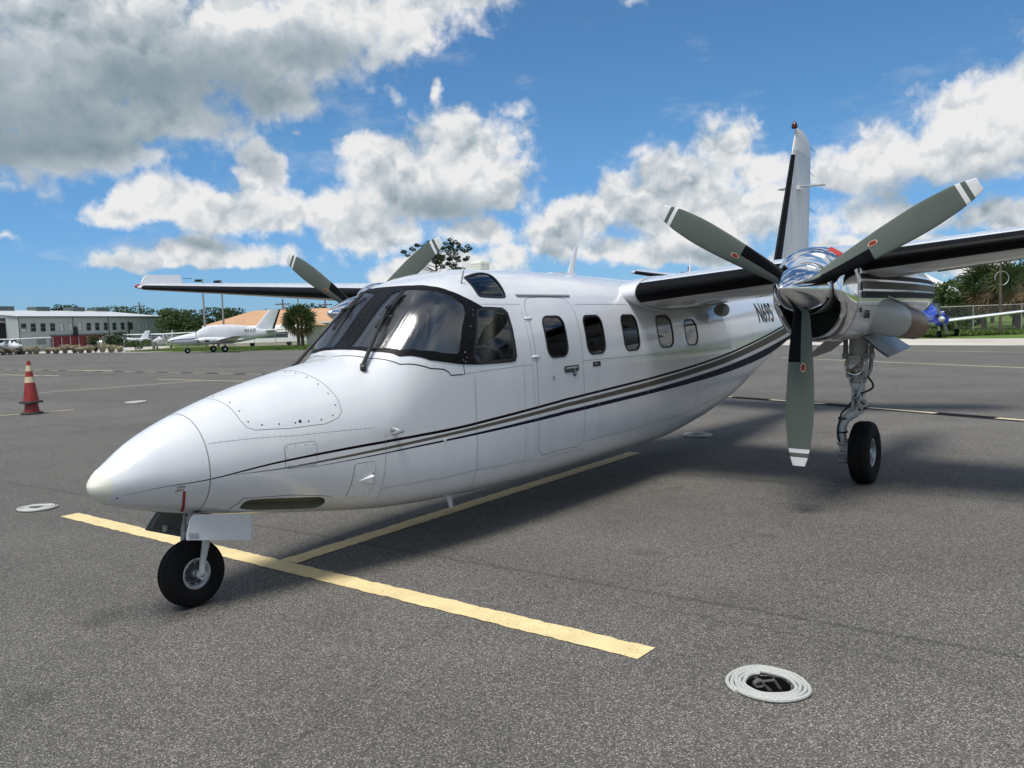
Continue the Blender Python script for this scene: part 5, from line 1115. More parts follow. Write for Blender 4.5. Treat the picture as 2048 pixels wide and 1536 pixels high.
def palm(name, label, loc, h, w, n=46, seed=0, dead=12, group='cabbage palms', trunks=((0, 0),)):
    rg = np.random.default_rng(seed + 5); root = empty(name, (loc[0], loc[1], 0)); setp(root, label, 'palm tree', group); G = MB(); D = MB()
    for (tx, ty) in trunks:
        MB().tube([(tx, ty, -.1), (tx * .9, ty * .9, h * .4), (tx * .8, ty * .8, h * .78)], [.2, .17, .16], 10).build('trunk', BARK, root)
        for i in range(n + dead):
            isd = i >= n; el = rg.uniform(-.35, 1.25) if not isd else rg.uniform(-1.35, -.6); az = rg.uniform(0, 2 * PI); R = w * .5
            d = Vector((math.cos(az) * math.cos(el), math.sin(az) * math.cos(el), math.sin(el))); base = Vector((tx * .8, ty * .8, h * .78)); c = base + d * R * rg.uniform(.38, .6); up = d.orthogonal().normalized(); ro = rg.uniform(0, 2 * PI); s = d.cross(up); u = up * math.cos(ro) + s * math.sin(ro); v = d.cross(u); tgt = D if isd else G
            tgt.add([base, base + u * .02, c], [(0, 1, 2)])
            for k in range(11):
                a = (k / 10 - .5) * 3.6; l = R * .55 * rg.uniform(.8, 1.05); e = c + (d * math.cos(a) + u * math.sin(a)) * l + v * l * .12 * rg.normal() + Vector((0, 0, -l * .28 * (abs(a) / 1.8 + rg.uniform(0, .5)))); sd = (u * math.cos(a) - d * math.sin(a)) * .045 * (w / 3.6)
                mid = c + (e - c) * .5 + Vector((0, 0, .04)); tgt.add([c, mid + sd, e, mid - sd], [(0, 1, 2, 3)])
    G.build('crown', LEAF_P, root, False)
    if D.v: D.build('dry_fronds', DEADP, root, False)
    return root
def pine(label, loc, h, w):
    root = empty('pine_tree', (loc[0], loc[1], 0)); setp(root, label, 'tree'); m = MB(); rg = np.random.default_rng(3)
    m.tube([(0, 0, -.1), (.1, 0, h * .4), (-.1, .1, h * .75), (.1, 0, h * .96)], [.28, .22, .13, .05], 9); cl = []
    for i in range(26):
        z = h * rg.uniform(.72, .985); a = rg.uniform(0, 2 * PI); r = w * .5 * rg.uniform(.35, 1.0) * (1 - .25 * abs(z / h - .85) / .15); e = (r * math.cos(a), r * math.sin(a), z + rg.uniform(0, .4)); m.tube([(0, 0, z - .8), (e[0] * .5, e[1] * .5, z - .3), e], [.07, .05, .025], 6)
        for j in range(4): cl.append((e[0] + rg.normal() * .55, e[1] + rg.normal() * .55, e[2] + rg.normal() * .3, .42, .42, .26))
    m.build('trunk', BARK, root); V, F = leafcloud(cl, 9000, .11); rawmesh('crown', V, F, LEAF_N, root)
def shrub(name, label, loc, h, w, mat, n, size, group, cat='shrub', seed=0):
    rg = np.random.default_rng(seed); root = empty(name, (loc[0], loc[1], 0)); setp(root, label, cat, group)
    cl = [(rg.normal() * w * .2, rg.normal() * w * .2, h * rg.uniform(.3, .75), w * .27, w * .27, h * .24) for _ in range(7)]; V, F = leafcloud(cl, n, size); rawmesh('foliage', V, F, mat, root)
    MB().tube([(0, 0, -.05), (0, 0, h * .5)], [.06, .03], 6).build('stem', BARK, root); return root
def tuft(label, loc, h, w, seed):
    """pampas-like clump of arching blades"""
    rg = np.random.default_rng(seed); root = empty('ornamental_grass', (loc[0], loc[1], 0)); setp(root, label, 'grass clump', 'ornamental grass clumps by the hangar'); m = MB()
    for i in range(170):
        a = rg.uniform(0, 2 * PI); r = w * .5 * rg.uniform(.2, 1); l = h * rg.uniform(.6, 1.05); s = Vector((-math.sin(a), math.cos(a), 0)) * .035
        p = [Vector((math.cos(a) * r * f, math.sin(a) * r * f, l * g)) for f, g in ((.25, 0), (.5, .65), (.85, .97), (1.05, .8))]; m.add([p[0] - s, p[0] + s, p[1] + s, p[1] - s, p[2] + s * .7, p[2] - s * .7, p[3]], [(0, 1, 2, 3), (3, 2, 4, 5), (5, 4, 6)])
    m.build('blades', PLUME, root, False)

# ------------------------------------------------------------------ the far side of the airfield
def WP(px, py, dep): q = CAM + dep * (CF + CR * (px - 1024) / FPX - CU * (py - 768) / FPX); return (float(q[0]), float(q[1]), float(q[2]))
SIDING = None
def siding():
    m = bpy.data.materials.new('ribbed_metal_siding'); m.use_nodes = True; nt = m.node_tree; b = nt.nodes['Principled BSDF']; g = nt.nodes.new('ShaderNodeTexCoord')
    w = nt.nodes.new('ShaderNodeTexWave'); w.bands_direction = 'X'; w.inputs['Scale'].default_value = 1.6; nt.links.new(g.outputs['Object'], w.inputs[0])
    n = nt.nodes.new('ShaderNodeTexNoise'); n.inputs['Scale'].default_value = .5; n.inputs['Detail'].default_value = 5; nt.links.new(g.outputs['Object'], n.inputs[0])
    r = nt.nodes.new('ShaderNodeValToRGB'); r.color_ramp.elements[0].color = (.34, .38, .37, 1); r.color_ramp.elements[1].color = (.44, .47, .46, 1); nt.links.new(n.outputs[0], r.inputs[0]); nt.links.new(r.outputs[0], b.inputs['Base Color'])
    bp = nt.nodes.new('ShaderNodeBump'); bp.inputs['Strength'].default_value = .6; bp.inputs['Distance'].default_value = .05; nt.links.new(w.outputs[0], bp.inputs['Height']); nt.links.new(bp.outputs[0], b.inputs['Normal']); b.inputs['Roughness'].default_value = .55
    return m
def hangar():
    A = np.array(LD(-82.0, 143.5)); B = np.array(LD(-71.9, 178.6)); d = B - A; Lw = float(np.linalg.norm(d)); rz = math.atan2(d[1], d[0])
    root = empty('hangar', (A[0], A[1], 0), rz); setp(root, 'long grey metal hangar with a row of small windows at the far left', 'hangar')
    SD = siding(); TR = pm('green_grey_trim', (.09, .12, .115), .5); RF = pm('pale_metal_roof', (.60, .63, .63), .4, metal=.2, var=.08); FR = pm('window_frame_grey', (.30, .33, .32), .5); PN = pm('window_pane_dark', (.035, .05, .045), .15, var=.4, vscale=.8); PN2 = pm('window_pane_blind', (.55, .56, .55), .4)
    H = 6.05; Dp = 30
    def uz(px):       # distance along the wall that is seen at this column
        k = (px - 1024 - 4) / FPX; a = np.array([-82.0, 143.5]); e = np.array([10.1, 35.1]) / Lw; return float((k * a[1] - a[0]) / (e[0] - k * e[1]))
    # local axes: x along the wall, -y outwards towards the apron
    rows = MB(); us = [uz(px) for px in (59.5, 78.5, 98, 117, 135, 153, 171.5, 189, 206, 223, 240, 256.5, 273, 289, 304.5, 320)]
    xs = [0] + sum([[u - .52, u + .52] for u in us], []) + [Lw]; z0, z1 = 3.45, 4.80
    w = MB()
    for i in range(len(xs) - 1):
        if i % 2 == 0: w.add([(xs[i], 0, 0), (xs[i + 1], 0, 0), (xs[i + 1], 0, H), (xs[i], 0, H)], [(0, 1, 2, 3)])
        else:
            w.add([(xs[i], 0, 0), (xs[i + 1], 0, 0), (xs[i + 1], 0, z0), (xs[i], 0, z0)], [(0, 1, 2, 3)]); w.add([(xs[i], 0, z1), (xs[i + 1], 0, z1), (xs[i + 1], 0, H), (xs[i], 0, H)], [(0, 1, 2, 3)])
    w.add([(Lw, 0, 0), (Lw, Dp, 0), (Lw, Dp, H), (Lw, Dp / 2, H + 1.6), (Lw, 0, H)], [(0, 1, 2, 3, 4)]); w.add([(0, Dp, 0), (Lw, Dp, 0), (Lw, Dp, H), (0, Dp, H)], [(3, 2, 1, 0)])
    w.add([(0, 0, 0), (0, 2.6, 0), (0, 2.6, H - .2), (0, 0, H - .2)], [(3, 2, 1, 0)]); w.add([(0, 0, H - .2), (0, Dp, H - .2), (0, Dp, H), (0, Dp / 2, H + 1.6), (0, 0, H)], [(4, 3, 2, 1, 0)])
    w.build('wall', SD, root, False)
    for k, u in enumerate(us):
        f = MB()
        for a, b in (((u - .56, -.05, z0 - .06), (u + .56, .02, z0)), ((u - .56, -.05, z1), (u + .56, .02, z1 + .06)), ((u - .56, -.05, z0), (u - .52, .02, z1)), ((u + .52, -.05, z0), (u + .56, .02, z1)), ((u - .52, -.03, (z0 + z1) / 2 - .02), (u + .52, .02, (z0 + z1) / 2 + .02))): f.box(a, b)
        f = f.build('window', FR, root, False); MB().add([(u - .52, .06, z0), (u + .52, .06, z0), (u + .52, .06, z1), (u - .52, .06, z1)], [(0, 1, 2, 3)]).build('pane', PN2 if k in (4, 5, 6, 13, 14, 15) else PN, f, False)
        if k in (0, 13, 14): MB().add([(u - .5, .03, z0), (u + .5, .03, z0), (u + .5, .03, z0 + .5), (u - .5 + .3 * (k > 10), .03, z0 + .5 + .6 * (k > 10))], [(0, 1, 2, 3)]).build('blind', PN2, f, False)
    r = MB(); r.add([(-.3, -.35, H - .02), (Lw + .3, -.35, H - .02), (Lw + .3, Dp / 2, H + 1.65), (-.3, Dp / 2, H + 1.65), (Lw + .3, Dp + .3, H), (-.3, Dp + .3, H)], [(0, 1, 2, 3), (3, 2, 4, 5)]); ro = r.build('roof', RF, root, False)
    MB().box((-.32, -.42, H - .2), (Lw + .32, -.30, H + .0)).build('gutter', TR, root, False)
    for u in (11.2, 19.6, 28.6, 35.0): (MB().box((u - 1.6, Dp / 2 - 1.2, H + 1.5), (u + 1.6, Dp / 2 + 1.2, H + 2.35))).build('roof_vent', TR, ro, False)
    for u in (.05, uz(158), uz(229), Lw - .05): MB().box((u - .07, -.10, .0), (u + .07, -.03, H - .2)).build('downpipe', TR, root, False)
    # red sliding doors behind pale posts, then a dark slab painting the open bay's shade
    ra, rb = uz(112), uz(212); RD = pm('dark_red_door', (.17, .02, .02), .6, var=.2, vscale=.6)
    n = 6
    for i in range(n): x0 = ra + (rb - ra) * i / n; MB().box((x0 + .03, -.14, .05), (x0 + (rb - ra) / n - .03, -.06, 2.55)).build('sliding_door', RD, root, False)
    for i in range(n + 1): x0 = ra + (rb - ra) * i / n; MB().tube([(x0, -.4, 0), (x0, -.4, 2.35)], .06, 6).build('door_post', GEARW, root)
    MB().box((ra - .2, -.2, 2.55), (uz(262), -.05, 2.75)).build('door_track', TR, root, False)
    MB().box((uz(236), -.10, 0), (uz(262), -.04, 2.9)).build('open_bay_shade', DARK, root, False)
    m = MB(); u = uz(161); m.tube([(u, -.3, 2.6), (u, -.3, 3.3), (u, -.25, 3.9), (u - .1, -.2, 4.2)], [.25, .3, .28, .1], 8); m.box((u - .7, -.5, 2.55), (u + .3, -.1, 2.85)); m.build('wall_vent_pipe', DARK, root)
    u = uz(266); MB().tube([(u, -.35, 0), (u, -.35, 5.0)], .14, 8).build('flue_pipe', DARK, root)
    MB().box((uz(303), -.08, .1), (uz(320), -.02, 2.1)).build('side_door', pm('pale_door', (.32, .36, .36), .5), root, False)
    u = uz(92); b = MB().box((u - .9, -.16, 1.25), (u + .9, -.05, 2.15)).build('wall_louvre', FR, root, False)
    for k in range(5): MB().box((u - .85, -.2, 1.3 + .17 * k), (u + .85, -.16, 1.36 + .17 * k)).build('louvre_slat', TR, b, False)
    # open end bay with a raised door and a dark sheet painting its inner shade
    MB().add([(.02, 2.6, 0), (.02, Dp, 0), (.02, Dp, H - .2), (.02, 2.6, H - .2)], [(3, 2, 1, 0)]).build('bay_shade_sheet', DARK, root, False)
    MB().add([(0, 2.7, H - .9), (-4.6, 2.7, H + .2), (-4.6, 20, H + .2), (0, 20, H - .9), (0, 2.7, H - 1.0), (-4.6, 2.7, H + .1), (-4.6, 20, H + .1), (0, 20, H - 1.0)], [(0, 1, 2, 3), (7, 6, 5, 4), (0, 4, 5, 1), (1, 5, 6, 2)]).build('raised_bay_door', RF, root, False)
hangar()
def houses():
    ROOF = pm('tan_shingle_roof', (.50, .30, .17), .85, var=.16, vscale=1.2); STU = pm('cream_stucco', (.58, .52, .42), .85, var=.08); WIN = pm('house_window', (.03, .035, .04), .15); TRIM = pm('white_trim', (.72, .72, .70), .6)
    def house(label, lat0, lat1, dep0, dep1, ez, rz_, inset, nwin, name='house', roof=ROOF, wall=STU):
        cx, cy = LD((lat0 + lat1) / 2, dep0); r = empty(name, (cx, cy, 0), math.atan2(HR[1], HR[0])); setp(r, label, 'house'); w = (lat1 - lat0) / 2; D = dep1 - dep0; e = .7
        MB().box((-w, 0, 0), (w, D, ez)).build('wall', wall, r, False)
        MB().add([(-w - e, -e, ez), (w + e, -e, ez), (w + e, D + e, ez), (-w - e, D + e, ez), (-w - e + inset, D / 2, rz_), (w + e - inset, D / 2, rz_)], [(0, 1, 5, 4), (1, 2, 5), (2, 3, 4, 5), (3, 0, 4), (3, 2, 1, 0)]).build('roof', roof, r, False)
        MB().box((-w - e, -e - .08, ez - .22), (w + e, -e + .02, ez + .04)).build('fascia', TRIM, r, False)
        for i in range(nwin):
            x = -w + (i + .5) * 2 * w / nwin; f = MB().box((x - .8, -.06, .9), (x + .8, .0, 2.3)).build('window', TRIM, r, False); MB().box((x - .7, -.09, 1.0), (x + .7, -.062, 2.2)).build('pane', WIN, f, False)
        return r
    h = house('low cream house with a broad tan hipped roof behind the covered airplane', -49.2, -20, 140, 154, 3.25, 5.65, 6.2, 6)
    MB().tube([(-7.5, 3.2, 4.2), (-7.5, 3.2, 5.0)], .05, 6).build('roof_pipe', SEAM, h); MB().tube([(-5.6, 4.2, 4.5), (-4.4, 4.2, 4.55)], .05, 6).build('roof_antenna', SEAM, h)
    house('tan gabled house end beside the palm tree at the middle left', -40, -28, 118, 128, 2.6, 4.4, 4.0, 3)
    lat = lambda px, dep: (px - 1028) / FPX * dep
    # white awnings / trailers in front
    for i, (px, dep, w, lab) in enumerate(((478, 118, 4.4, 'white rounded travel trailer behind the covered airplane'), (548, 112, 4.8, 'white awning shed under the tan roof left of the palm'))):
        x, y = LD(lat(px, dep), dep); r = empty('trailer' if i == 0 else 'awning_shed', (x, y, 0), math.atan2(HR[1], HR[0])); setp(r, lab, 'trailer' if i == 0 else 'shed'); P = []
        for xx in (-w, -w + .3, w - .3, w): f = .8 if abs(xx) > w - .1 else 1; P.append([(xx, yy, .5 + zz * f) for yy, zz in ((0, 0), (0, 1.5), (.2, 2.0), (1.1, 2.25), (2.0, 2.0), (2.2, 1.5), (2.2, 0))])
        m = MB(); m.grid(P); m.build('body', TRIM, r, angle=30); MB().box((-w * .6, -.03, 1.1), (w * .5, 0.0, 1.8)).build('window', WIN, r, False)
        for s in (-.5, .5): MB().lathe([(-.12, .001), (-.12, .33), (.12, .33), (.12, .001)], (w * s, .4, .33), (0, 1, 0), 16).build('wheel', TYRE, r)
    house('pale blue grey cottage glimpsed between the trees at the right', 35.5, 39.2, 76, 84, 3.0, 5.0, 1.2, 2, roof=pm('white_metal_roof', (.62, .62, .60), .5), wall=pm('pale_blue_wall', (.42, .48, .48), .8))
houses()
def light_poles():
    STEEL = pm('galvanised_pole', (.30, .31, .31), .5, metal=.4)
    for k, (px, ty, dep, lab) in enumerate(((404, 558, 118, 'left of two tall apron floodlight poles behind the parked twin'), (442, 560, 116, 'right of two tall apron floodlight poles behind the parked twin'), (595, 585, 125, 'slim grey pole rising behind the round palm crown'))):
        x, y, z = WP(px, ty, dep); r = empty('floodlight_pole', (x, y, 0)); setp(r, lab, 'light pole', 'floodlight poles'); MB().tube([(0, 0, -.1), (0, 0, z)], [.16, .10], 10).build('pole', STEEL, r)
        a = Vector((-HR[0], -HR[1], 0)); MB().tube([(0, 0, z - .35), tuple(a * .5 + Vector((0, 0, z - .3)))], .05, 6).build('bracket', STEEL, r)
        c = a * .55 + Vector((0, 0, z - .25)); bevbox('lamp_head', (c.x - .35, c.y - .35, c.z - .12), (c.x + .35, c.y + .35, c.z + .2), DARK, r, .05)
    for px, ty, dep, lab in ((278, 604, 185, 'wooden power pole with a crossarm above the hangar roof'), (565, 598, 150, 'dark power pole with a transformer left of the palm'), (1377, 534, 140, 'power pole showing above the wing root behind the cabin'), (650, 600, 160, 'thin power pole by the far wing and chrome spinner')):
        x, y, z = WP(px, ty, dep); r = empty('power_pole', (x, y, 0), YAW - PI / 2); setp(r, lab, 'power pole', 'power poles'); MB().tube([(0, 0, -.1), (0, 0, z)], [.18, .12], 8).build('pole', BARK, r)
        MB().box((-1.3, -.08, z - 1.0), (1.3, .08, z - .82)).build('crossarm', BARK, r, False)
        for q in (-1.1, -.4, .4, 1.1): MB().lathe([(0, .05), (.1, .09), (.2, .04), (.21, .001)], (q, 0, z - .82), (0, 0, 1), 8).build('insulator', GEARG, r)
        if px in (565, 1377): MB().lathe([(0, .001), (0, .3), (.9, .3), (.95, .001)], (.42, -.1, z - 2.3), (0, 0, 1), 12).build('transformer', GEARG, r)
    x, y, z = WP(2001, 548, 52); r = empty('lamp_post', (x, y, 0)); setp(r, 'grey post with a hooped lamp arm before the palms at right', 'lamp post'); MB().tube([(0, 0, -.1), (0, 0, z + 1.5)], [.085, .065], 10).build('pole', BARK, r)
    c = np.array([0, 0, 3.35]); MB().tube([tuple(c + np.array([HR[0], HR[1], 0]) * (.42 * math.cos(a) + .08) + np.array([0, 0, .42 * math.sin(a)])) for a in np.linspace(-2.2, PI + .3, 30)], .03, 6).build('cable_hoop', STEEL, r)
light_poles()
def fence(label, P, step, h):
    A, B = Vector(P[0]), Vector(P[1]); d = B - A; r = empty('chain_link_fence', (A.x, A.y, 0), math.atan2(d.y, d.x)); setp(r, label, 'fence'); L = d.length; ST = pm('fence_steel', (.36, .37, .36), .5, metal=.4); n = int(L / step)
    for i in range(n + 1): MB().tube([(i * L / n, 0, -.05), (i * L / n, 0, h)], .035, 6).build('post', ST, r)
    MB().tube([(0, 0, h), (L, 0, h)], .025, 6).build('top_rail', ST, r)
    m = MB(); k = 0; s = .22
    for i in range(int(L / s)):
        x = i * s
        m.add([(x, 0, 0), (x + .012, 0, 0), (x + h + .012 if x + h < L else L, 0, h), (x + h if x + h < L else L - .012, 0, h)], [(0, 1, 2, 3)]); m.add([(x + h if x + h < L else L, .004, 0), (x + h + .012 if x + h < L else L + .012, .004, 0), (x + .012, .004, h), (x, .004, h)], [(0, 1, 2, 3)])
    m.build('mesh_wire', ST, r, False)['kind'] = 'stuff'
fence('chain link fence in front of the palms behind the blue airplane', (LD(26, 60)[0:2], LD(42, 54)[0:2]), 2.6, 1.75)
fence('chain link fence on the grass beside the round palm', (LD(-31, 104)[0:2], LD(-14, 98)[0:2]), 3.0, 1.6)
fence('chain link fence behind the tail of the covered twin', (LD(-62, 128)[0:2], LD(-36, 112)[0:2]), 3.2, 1.8)

# trees: (column, top row, distance, width, kind)
def plant():
    spec = [(118, 607, 196, 9, LEAF_D, 'low dark tree crown above the hangar roof at its left end'), (142, 606, 200, 9, LEAF_D, 'dark round tree crown above the hangar roof between two vents'), (205, 612, 205, 9, LEAF_D, 'small tree crown just above the middle of the hangar roof'), (245, 610, 202, 10, LEAF_M, 'wide tree crown above the hangar roof beside the power pole'), (292, 612, 205, 10, LEAF_D, 'tree crown above the right end of the hangar roof'),
            (338, 613, 172, 9, LEAF_M, 'olive green tree right of the hangar corner'), (362, 620, 158, 9, LEAF_D, 'tall dark tree between the hangar and the left floodlight pole'), (395, 640, 150, 8, LEAF_D, 'dark bushy tree behind the left floodlight pole'), (424, 611, 168, 11, LEAF_D, 'big oak crown between the two floodlight poles'), (470, 613, 172, 11, LEAF_D, 'oak crown right of the floodlight poles above the tan roof'), (498, 625, 178, 9, LEAF_D, 'smaller oak crown at the left ridge of the tan roof'), (555, 618, 185, 9, LEAF_D, 'dark tree behind the tan roof left of the palm'), (640, 610, 190, 9, LEAF_D, 'dark tree top over the tan roof by the far wing'),
            (1868, 562, 74, 7, LEAF_M, 'light green tree right behind the nacelle tail'), (1898, 585, 64, 5.0, LEAF_D, 'dark shrubby tree behind the blue airplane'), (1935, 548, 80, 8, LEAF_M, 'tall green tree behind the palms at right'), (2030, 530, 72, 8, LEAF_M, 'tall tree at the right edge under the wing'), (1985, 540, 90, 9, LEAF_D, 'dark tree far behind the palms at right'), (2110, 520, 75, 9, LEAF_D, 'dark tree just outside the right edge')]
    for i, (px, ty, dep, w, mt, lab) in enumerate(spec):
        x, y, z = WP(px, ty, dep); near = dep < 100
        tree('broadleaf_tree', lab, (x, y), z, w, mt, 5200 if near else 2600, .13 if near else .24, .2, seed=i, low=.05 if near else .2)
    x, y, z = WP(872, 484, 120); pine('tall slash pine with tufted crown showing above the cockpit roof', (x, y), z, 12.0)
    x, y, z = WP(598, 620, 98); palm('palm_tree', 'round cabbage palm with two trunks on the grass left of the cockpit', (x, y), z - .3, 4.3, 60, 1, 10, trunks=((-.55, -.3), (.6, .35)))
    for i, (px, ty, dep, w, lab) in enumerate(((1968, 548, 60, 4.2, 'cabbage palm with dry hanging fronds left of the hooped post'), (2038, 545, 58, 4.4, 'cabbage palm with dry hanging fronds at the right picture edge'), (2085, 540, 64, 4.2, 'cabbage palm just outside the right edge'))):
        x, y, z = WP(px, ty, dep); palm('palm_tree', lab, (x, y), z + .2, w, 44, 20 + i, 26)
    for i, px in enumerate((8, 20, 33, 46, 60, 72, 96, 112, 130, 150, 162, 178, 205, 222, 240)):
        x, y, z = WP(px, 700, 121 - .06 * px + 1.5 * math.sin(i * 2.3)); tuft('%s tan ornamental grass clump in the row before the hangar, counted from the left' % ('first second third fourth fifth sixth seventh eighth ninth tenth eleventh twelfth thirteenth fourteenth fifteenth'.split()[i]), (x, y), 1.0 + .22 * math.sin(i * 1.7), 2.0 + .4 * math.sin(i * 3.1), i)
    for i, (px, dep, h, w, lab) in enumerate(((190, 112, 2.5, 1.6, 'narrow dark shrub before the red hangar doors'), (225, 111, 2.6, 2.2, 'left half of the dark shrub pair before the open hangar bay'), (240, 110, 2.9, 2.6, 'large dark shrub before the open hangar bay'), (270, 118, 1.7, 2.4, 'low leafy shrub right of the open hangar bay'))):
        x, y, z = WP(px, 690, dep); shrub('shrub', lab, (x, y), h, w, LEAF_D if i != 3 else LEAF_M, 900, .11, 'shrubs along the hangar', seed=i)
    x, y, z = WP(1897, 655, 58); shrub('clipped_bush', 'rounded light green bush behind the blue airplane', (x, y), 1.3, 2.2, LEAF_M, 1600, .07, None, seed=9)
    # the wood that closes the horizon reads as one mass
    cl = []; rg = np.random.default_rng(2)
    for lat in np.arange(-260, 330, 4.5):
        dep = 235 + 22 * math.sin(lat * .05) + rg.normal() * 6; x, y = LD(lat, dep); h = rg.uniform(5.5, 9.5)
        for k in range(3): cl.append((x + rg.normal() * 2, y + rg.normal() * 2, h * (.2 + .28 * k), 4.2, 4.2, h * .25))
    V, F = leafcloud(cl, 42000, .48); o = rawmesh('distant_wood', V, F, LEAF_D); setp(o, 'dark distant wood along the horizon', 'trees', kind='stuff')
    # short grass right in front of the far edge
    n = 26000; lat = RNG.uniform(-48, -12, n); dep = 62 - lat * .93 + RNG.uniform(0, 16, n); xy = CAM[:2] + lat[:, None] * HR + dep[:, None] * HF
    lat2 = RNG.uniform(17, 44, 14000); dep2 = RNG.uniform(50, 66, 14000); xy2 = CAM[:2] + lat2[:, None] * HR + dep2[:, None] * HF; xy = np.concatenate([xy, xy2])
    ex = np.interp(xy[:, 1], [p[1] for p in EDGE], [p[0] for p in EDGE]); keep = xy[:, 0] > ex + np.where(xy[:, 1] < 35, 9.4, .15); xy = xy[keep]; n = len(xy)
    a = RNG.uniform(0, 2 * PI, n); h = RNG.uniform(.08, .22, n); c, s = np.cos(a) * .05, np.sin(a) * .05; z = np.zeros(n) - .012
    V = np.stack([np.stack([xy[:, 0] - c, xy[:, 1] - s, z], 1), np.stack([xy[:, 0] + c, xy[:, 1] + s, z], 1), np.stack([xy[:, 0] + s * 1.2, xy[:, 1] - c * 1.2, z + h], 1)], 1).reshape(-1, 3)
    o = rawmesh('grass_blades', V, np.arange(3 * n).reshape(-1, 3), leafmat('grass_blade', (.075, .12, .028), (.14, .20, .05), .3)); setp(o, 'short green grass beyond the apron edge', 'grass', kind='stuff')
plant()

# ------------------------------------------------------------------ other parked airplanes
def light_plane(label, loc, fwd, sections, wing_, tail, gear, props, paint=WHITE, deck=None, canopy=None, reg=None, regpos=None, extras=None, group='other parked airplanes', trim=None):
    fx = HR * fwd[0] + HF * fwd[1]; root = empty('parked_airplane', (loc[0], loc[1], 0), math.atan2(-fx[1], -fx[0])); setp(root, label, 'airplane', group)
    TR = trim or pm('navy_trim', (.03, .05, .14), .3)
    P = []; n = 24
    for x, hw, zc, zt, zb in sections: P.append([(x, hw * (abs(math.cos(a)) ** .85) * (1 if math.cos(a) > 0 else -1), zc + ((zt - zc) if math.sin(a) > 0 else (zc - zb)) * (abs(math.sin(a)) ** .85) * (1 if math.sin(a) > 0 else -1)) for a in np.linspace(0, 2 * PI, n, endpoint=False)])
    f = MB().grid(P, closev=True); f.f += [tuple(range(n)), tuple(range(len(f.v) - n, len(f.v)))[::-1]]; f.m += [0, 0]; fu = f.build('fuselage', deck or paint, root, angle=50)
    le, z, half, c0, c1, dih, th = wing_
    for s in (-1, 1):
        secs = [((le + .25 * t * (c0 - c1), s * half * t, z + dih * half * t), c0 + (c1 - c0) * t, th, .03, (0, 0, 1)) for t in (0, .35, .7, .96, 1)]; secs[-1] = (secs[-1][0], c1 * .93, th * .5, .03, (0, 0, 1)); MB().grid(lifting(secs, 14)).build('wing', paint, root, angle=50)
    fx0, fz0, fc0, fx1, fz1, fc1, sz, sx, sh, sc = tail
    fn = MB().grid(lifting([((fx0 + (fx1 - fx0) * t, 0, fz0 + (fz1 - fz0) * t), fc0 + (fc1 - fc0) * t, .09, 0, (0, 1, 0)) for t in (0, .5, .97, 1)], 12)).build('fin', paint, root, angle=50)
    MB().grid(lifting([((fx0 + fc0 * .68 + (fx1 + fc1 * .68 - fx0 - fc0 * .68) * t, 0, fz0 + .1 + (fz1 - fz0 - .1) * t), (fc0 + (fc1 - fc0) * t) * .34, .10, 0, (0, 1, 0)) for t in (0, 1)], 8)).build('rudder', TR, fn)
    for s in (-1, 1): MB().grid(lifting([((sx + .1 * t * sh, s * sh * t, sz), sc * (1 - .35 * t), .09, 0, (0, 0, 1)) for t in (0, .6, 1)], 12)).build('stabilizer', paint, root, angle=50)
    for x, y, r, zt in gear:
        g = MB().tube([(x, y, r), (x + .02, y * .95, zt)], [.05, .06], 8).build('gear_leg', GEARW, root); MB().lathe([(-.09, r * .45), (-.10, r * .8), (-.06, r), (.06, r), (.10, r * .8), (.09, r * .45)], (x, y, r), (0, 1, 0), 20).build('tyre', TYRE, g); MB().lathe([(-.07, .01), (-.07, r * .48), (.07, r * .48), (.07, .01)], (x, y, r), (0, 1, 0), 16).build('wheel_rim', ALU, g)
    for x, y, z_, R_, nb in props:
        sp = MB().lathe([(-.32, .001), (-.25, .08), (-.1, .15), (0, .17), (.02, .17)], (x, y, z_), n=18).build('propeller', GEARW, root)
        for k in range(nb):
            a = .35 + 2 * PI * k / nb; e = Vector((0, math.sin(a), math.cos(a))); t = Vector((-.25, math.cos(a), -math.sin(a))).normalized(); m = MB(); c = Vector((x - .05, y, z_))
            m.grid([[c + e * r + t * w + Vector((d, 0, 0)) for w, d in ((-cw, 0), (0, -.02), (cw, 0), (0, .015))] for r, cw in ((.1, .05), (R_ * .45, .08), (R_ * .8, .075), (R_, .03))], closev=True); m.build('blade', [BLADE], sp)
    if canopy:
        for poly in canopy:
            m = MB(); k = len(poly); m.add(poly, [tuple(range(k))]); m.build('window', pm('dark_window', (.03, .04, .05), .08), root, False)
    if reg:
        v, fcs = text_mesh(reg, regpos[3]); MB().add([(regpos[0] + a * .9, regpos[1](regpos[0] + a, regpos[2] + b), regpos[2] + b) for a, b, _ in v], fcs).build('registration_lettering', SEAMB, root, False)
    if extras: extras(root)
    return root
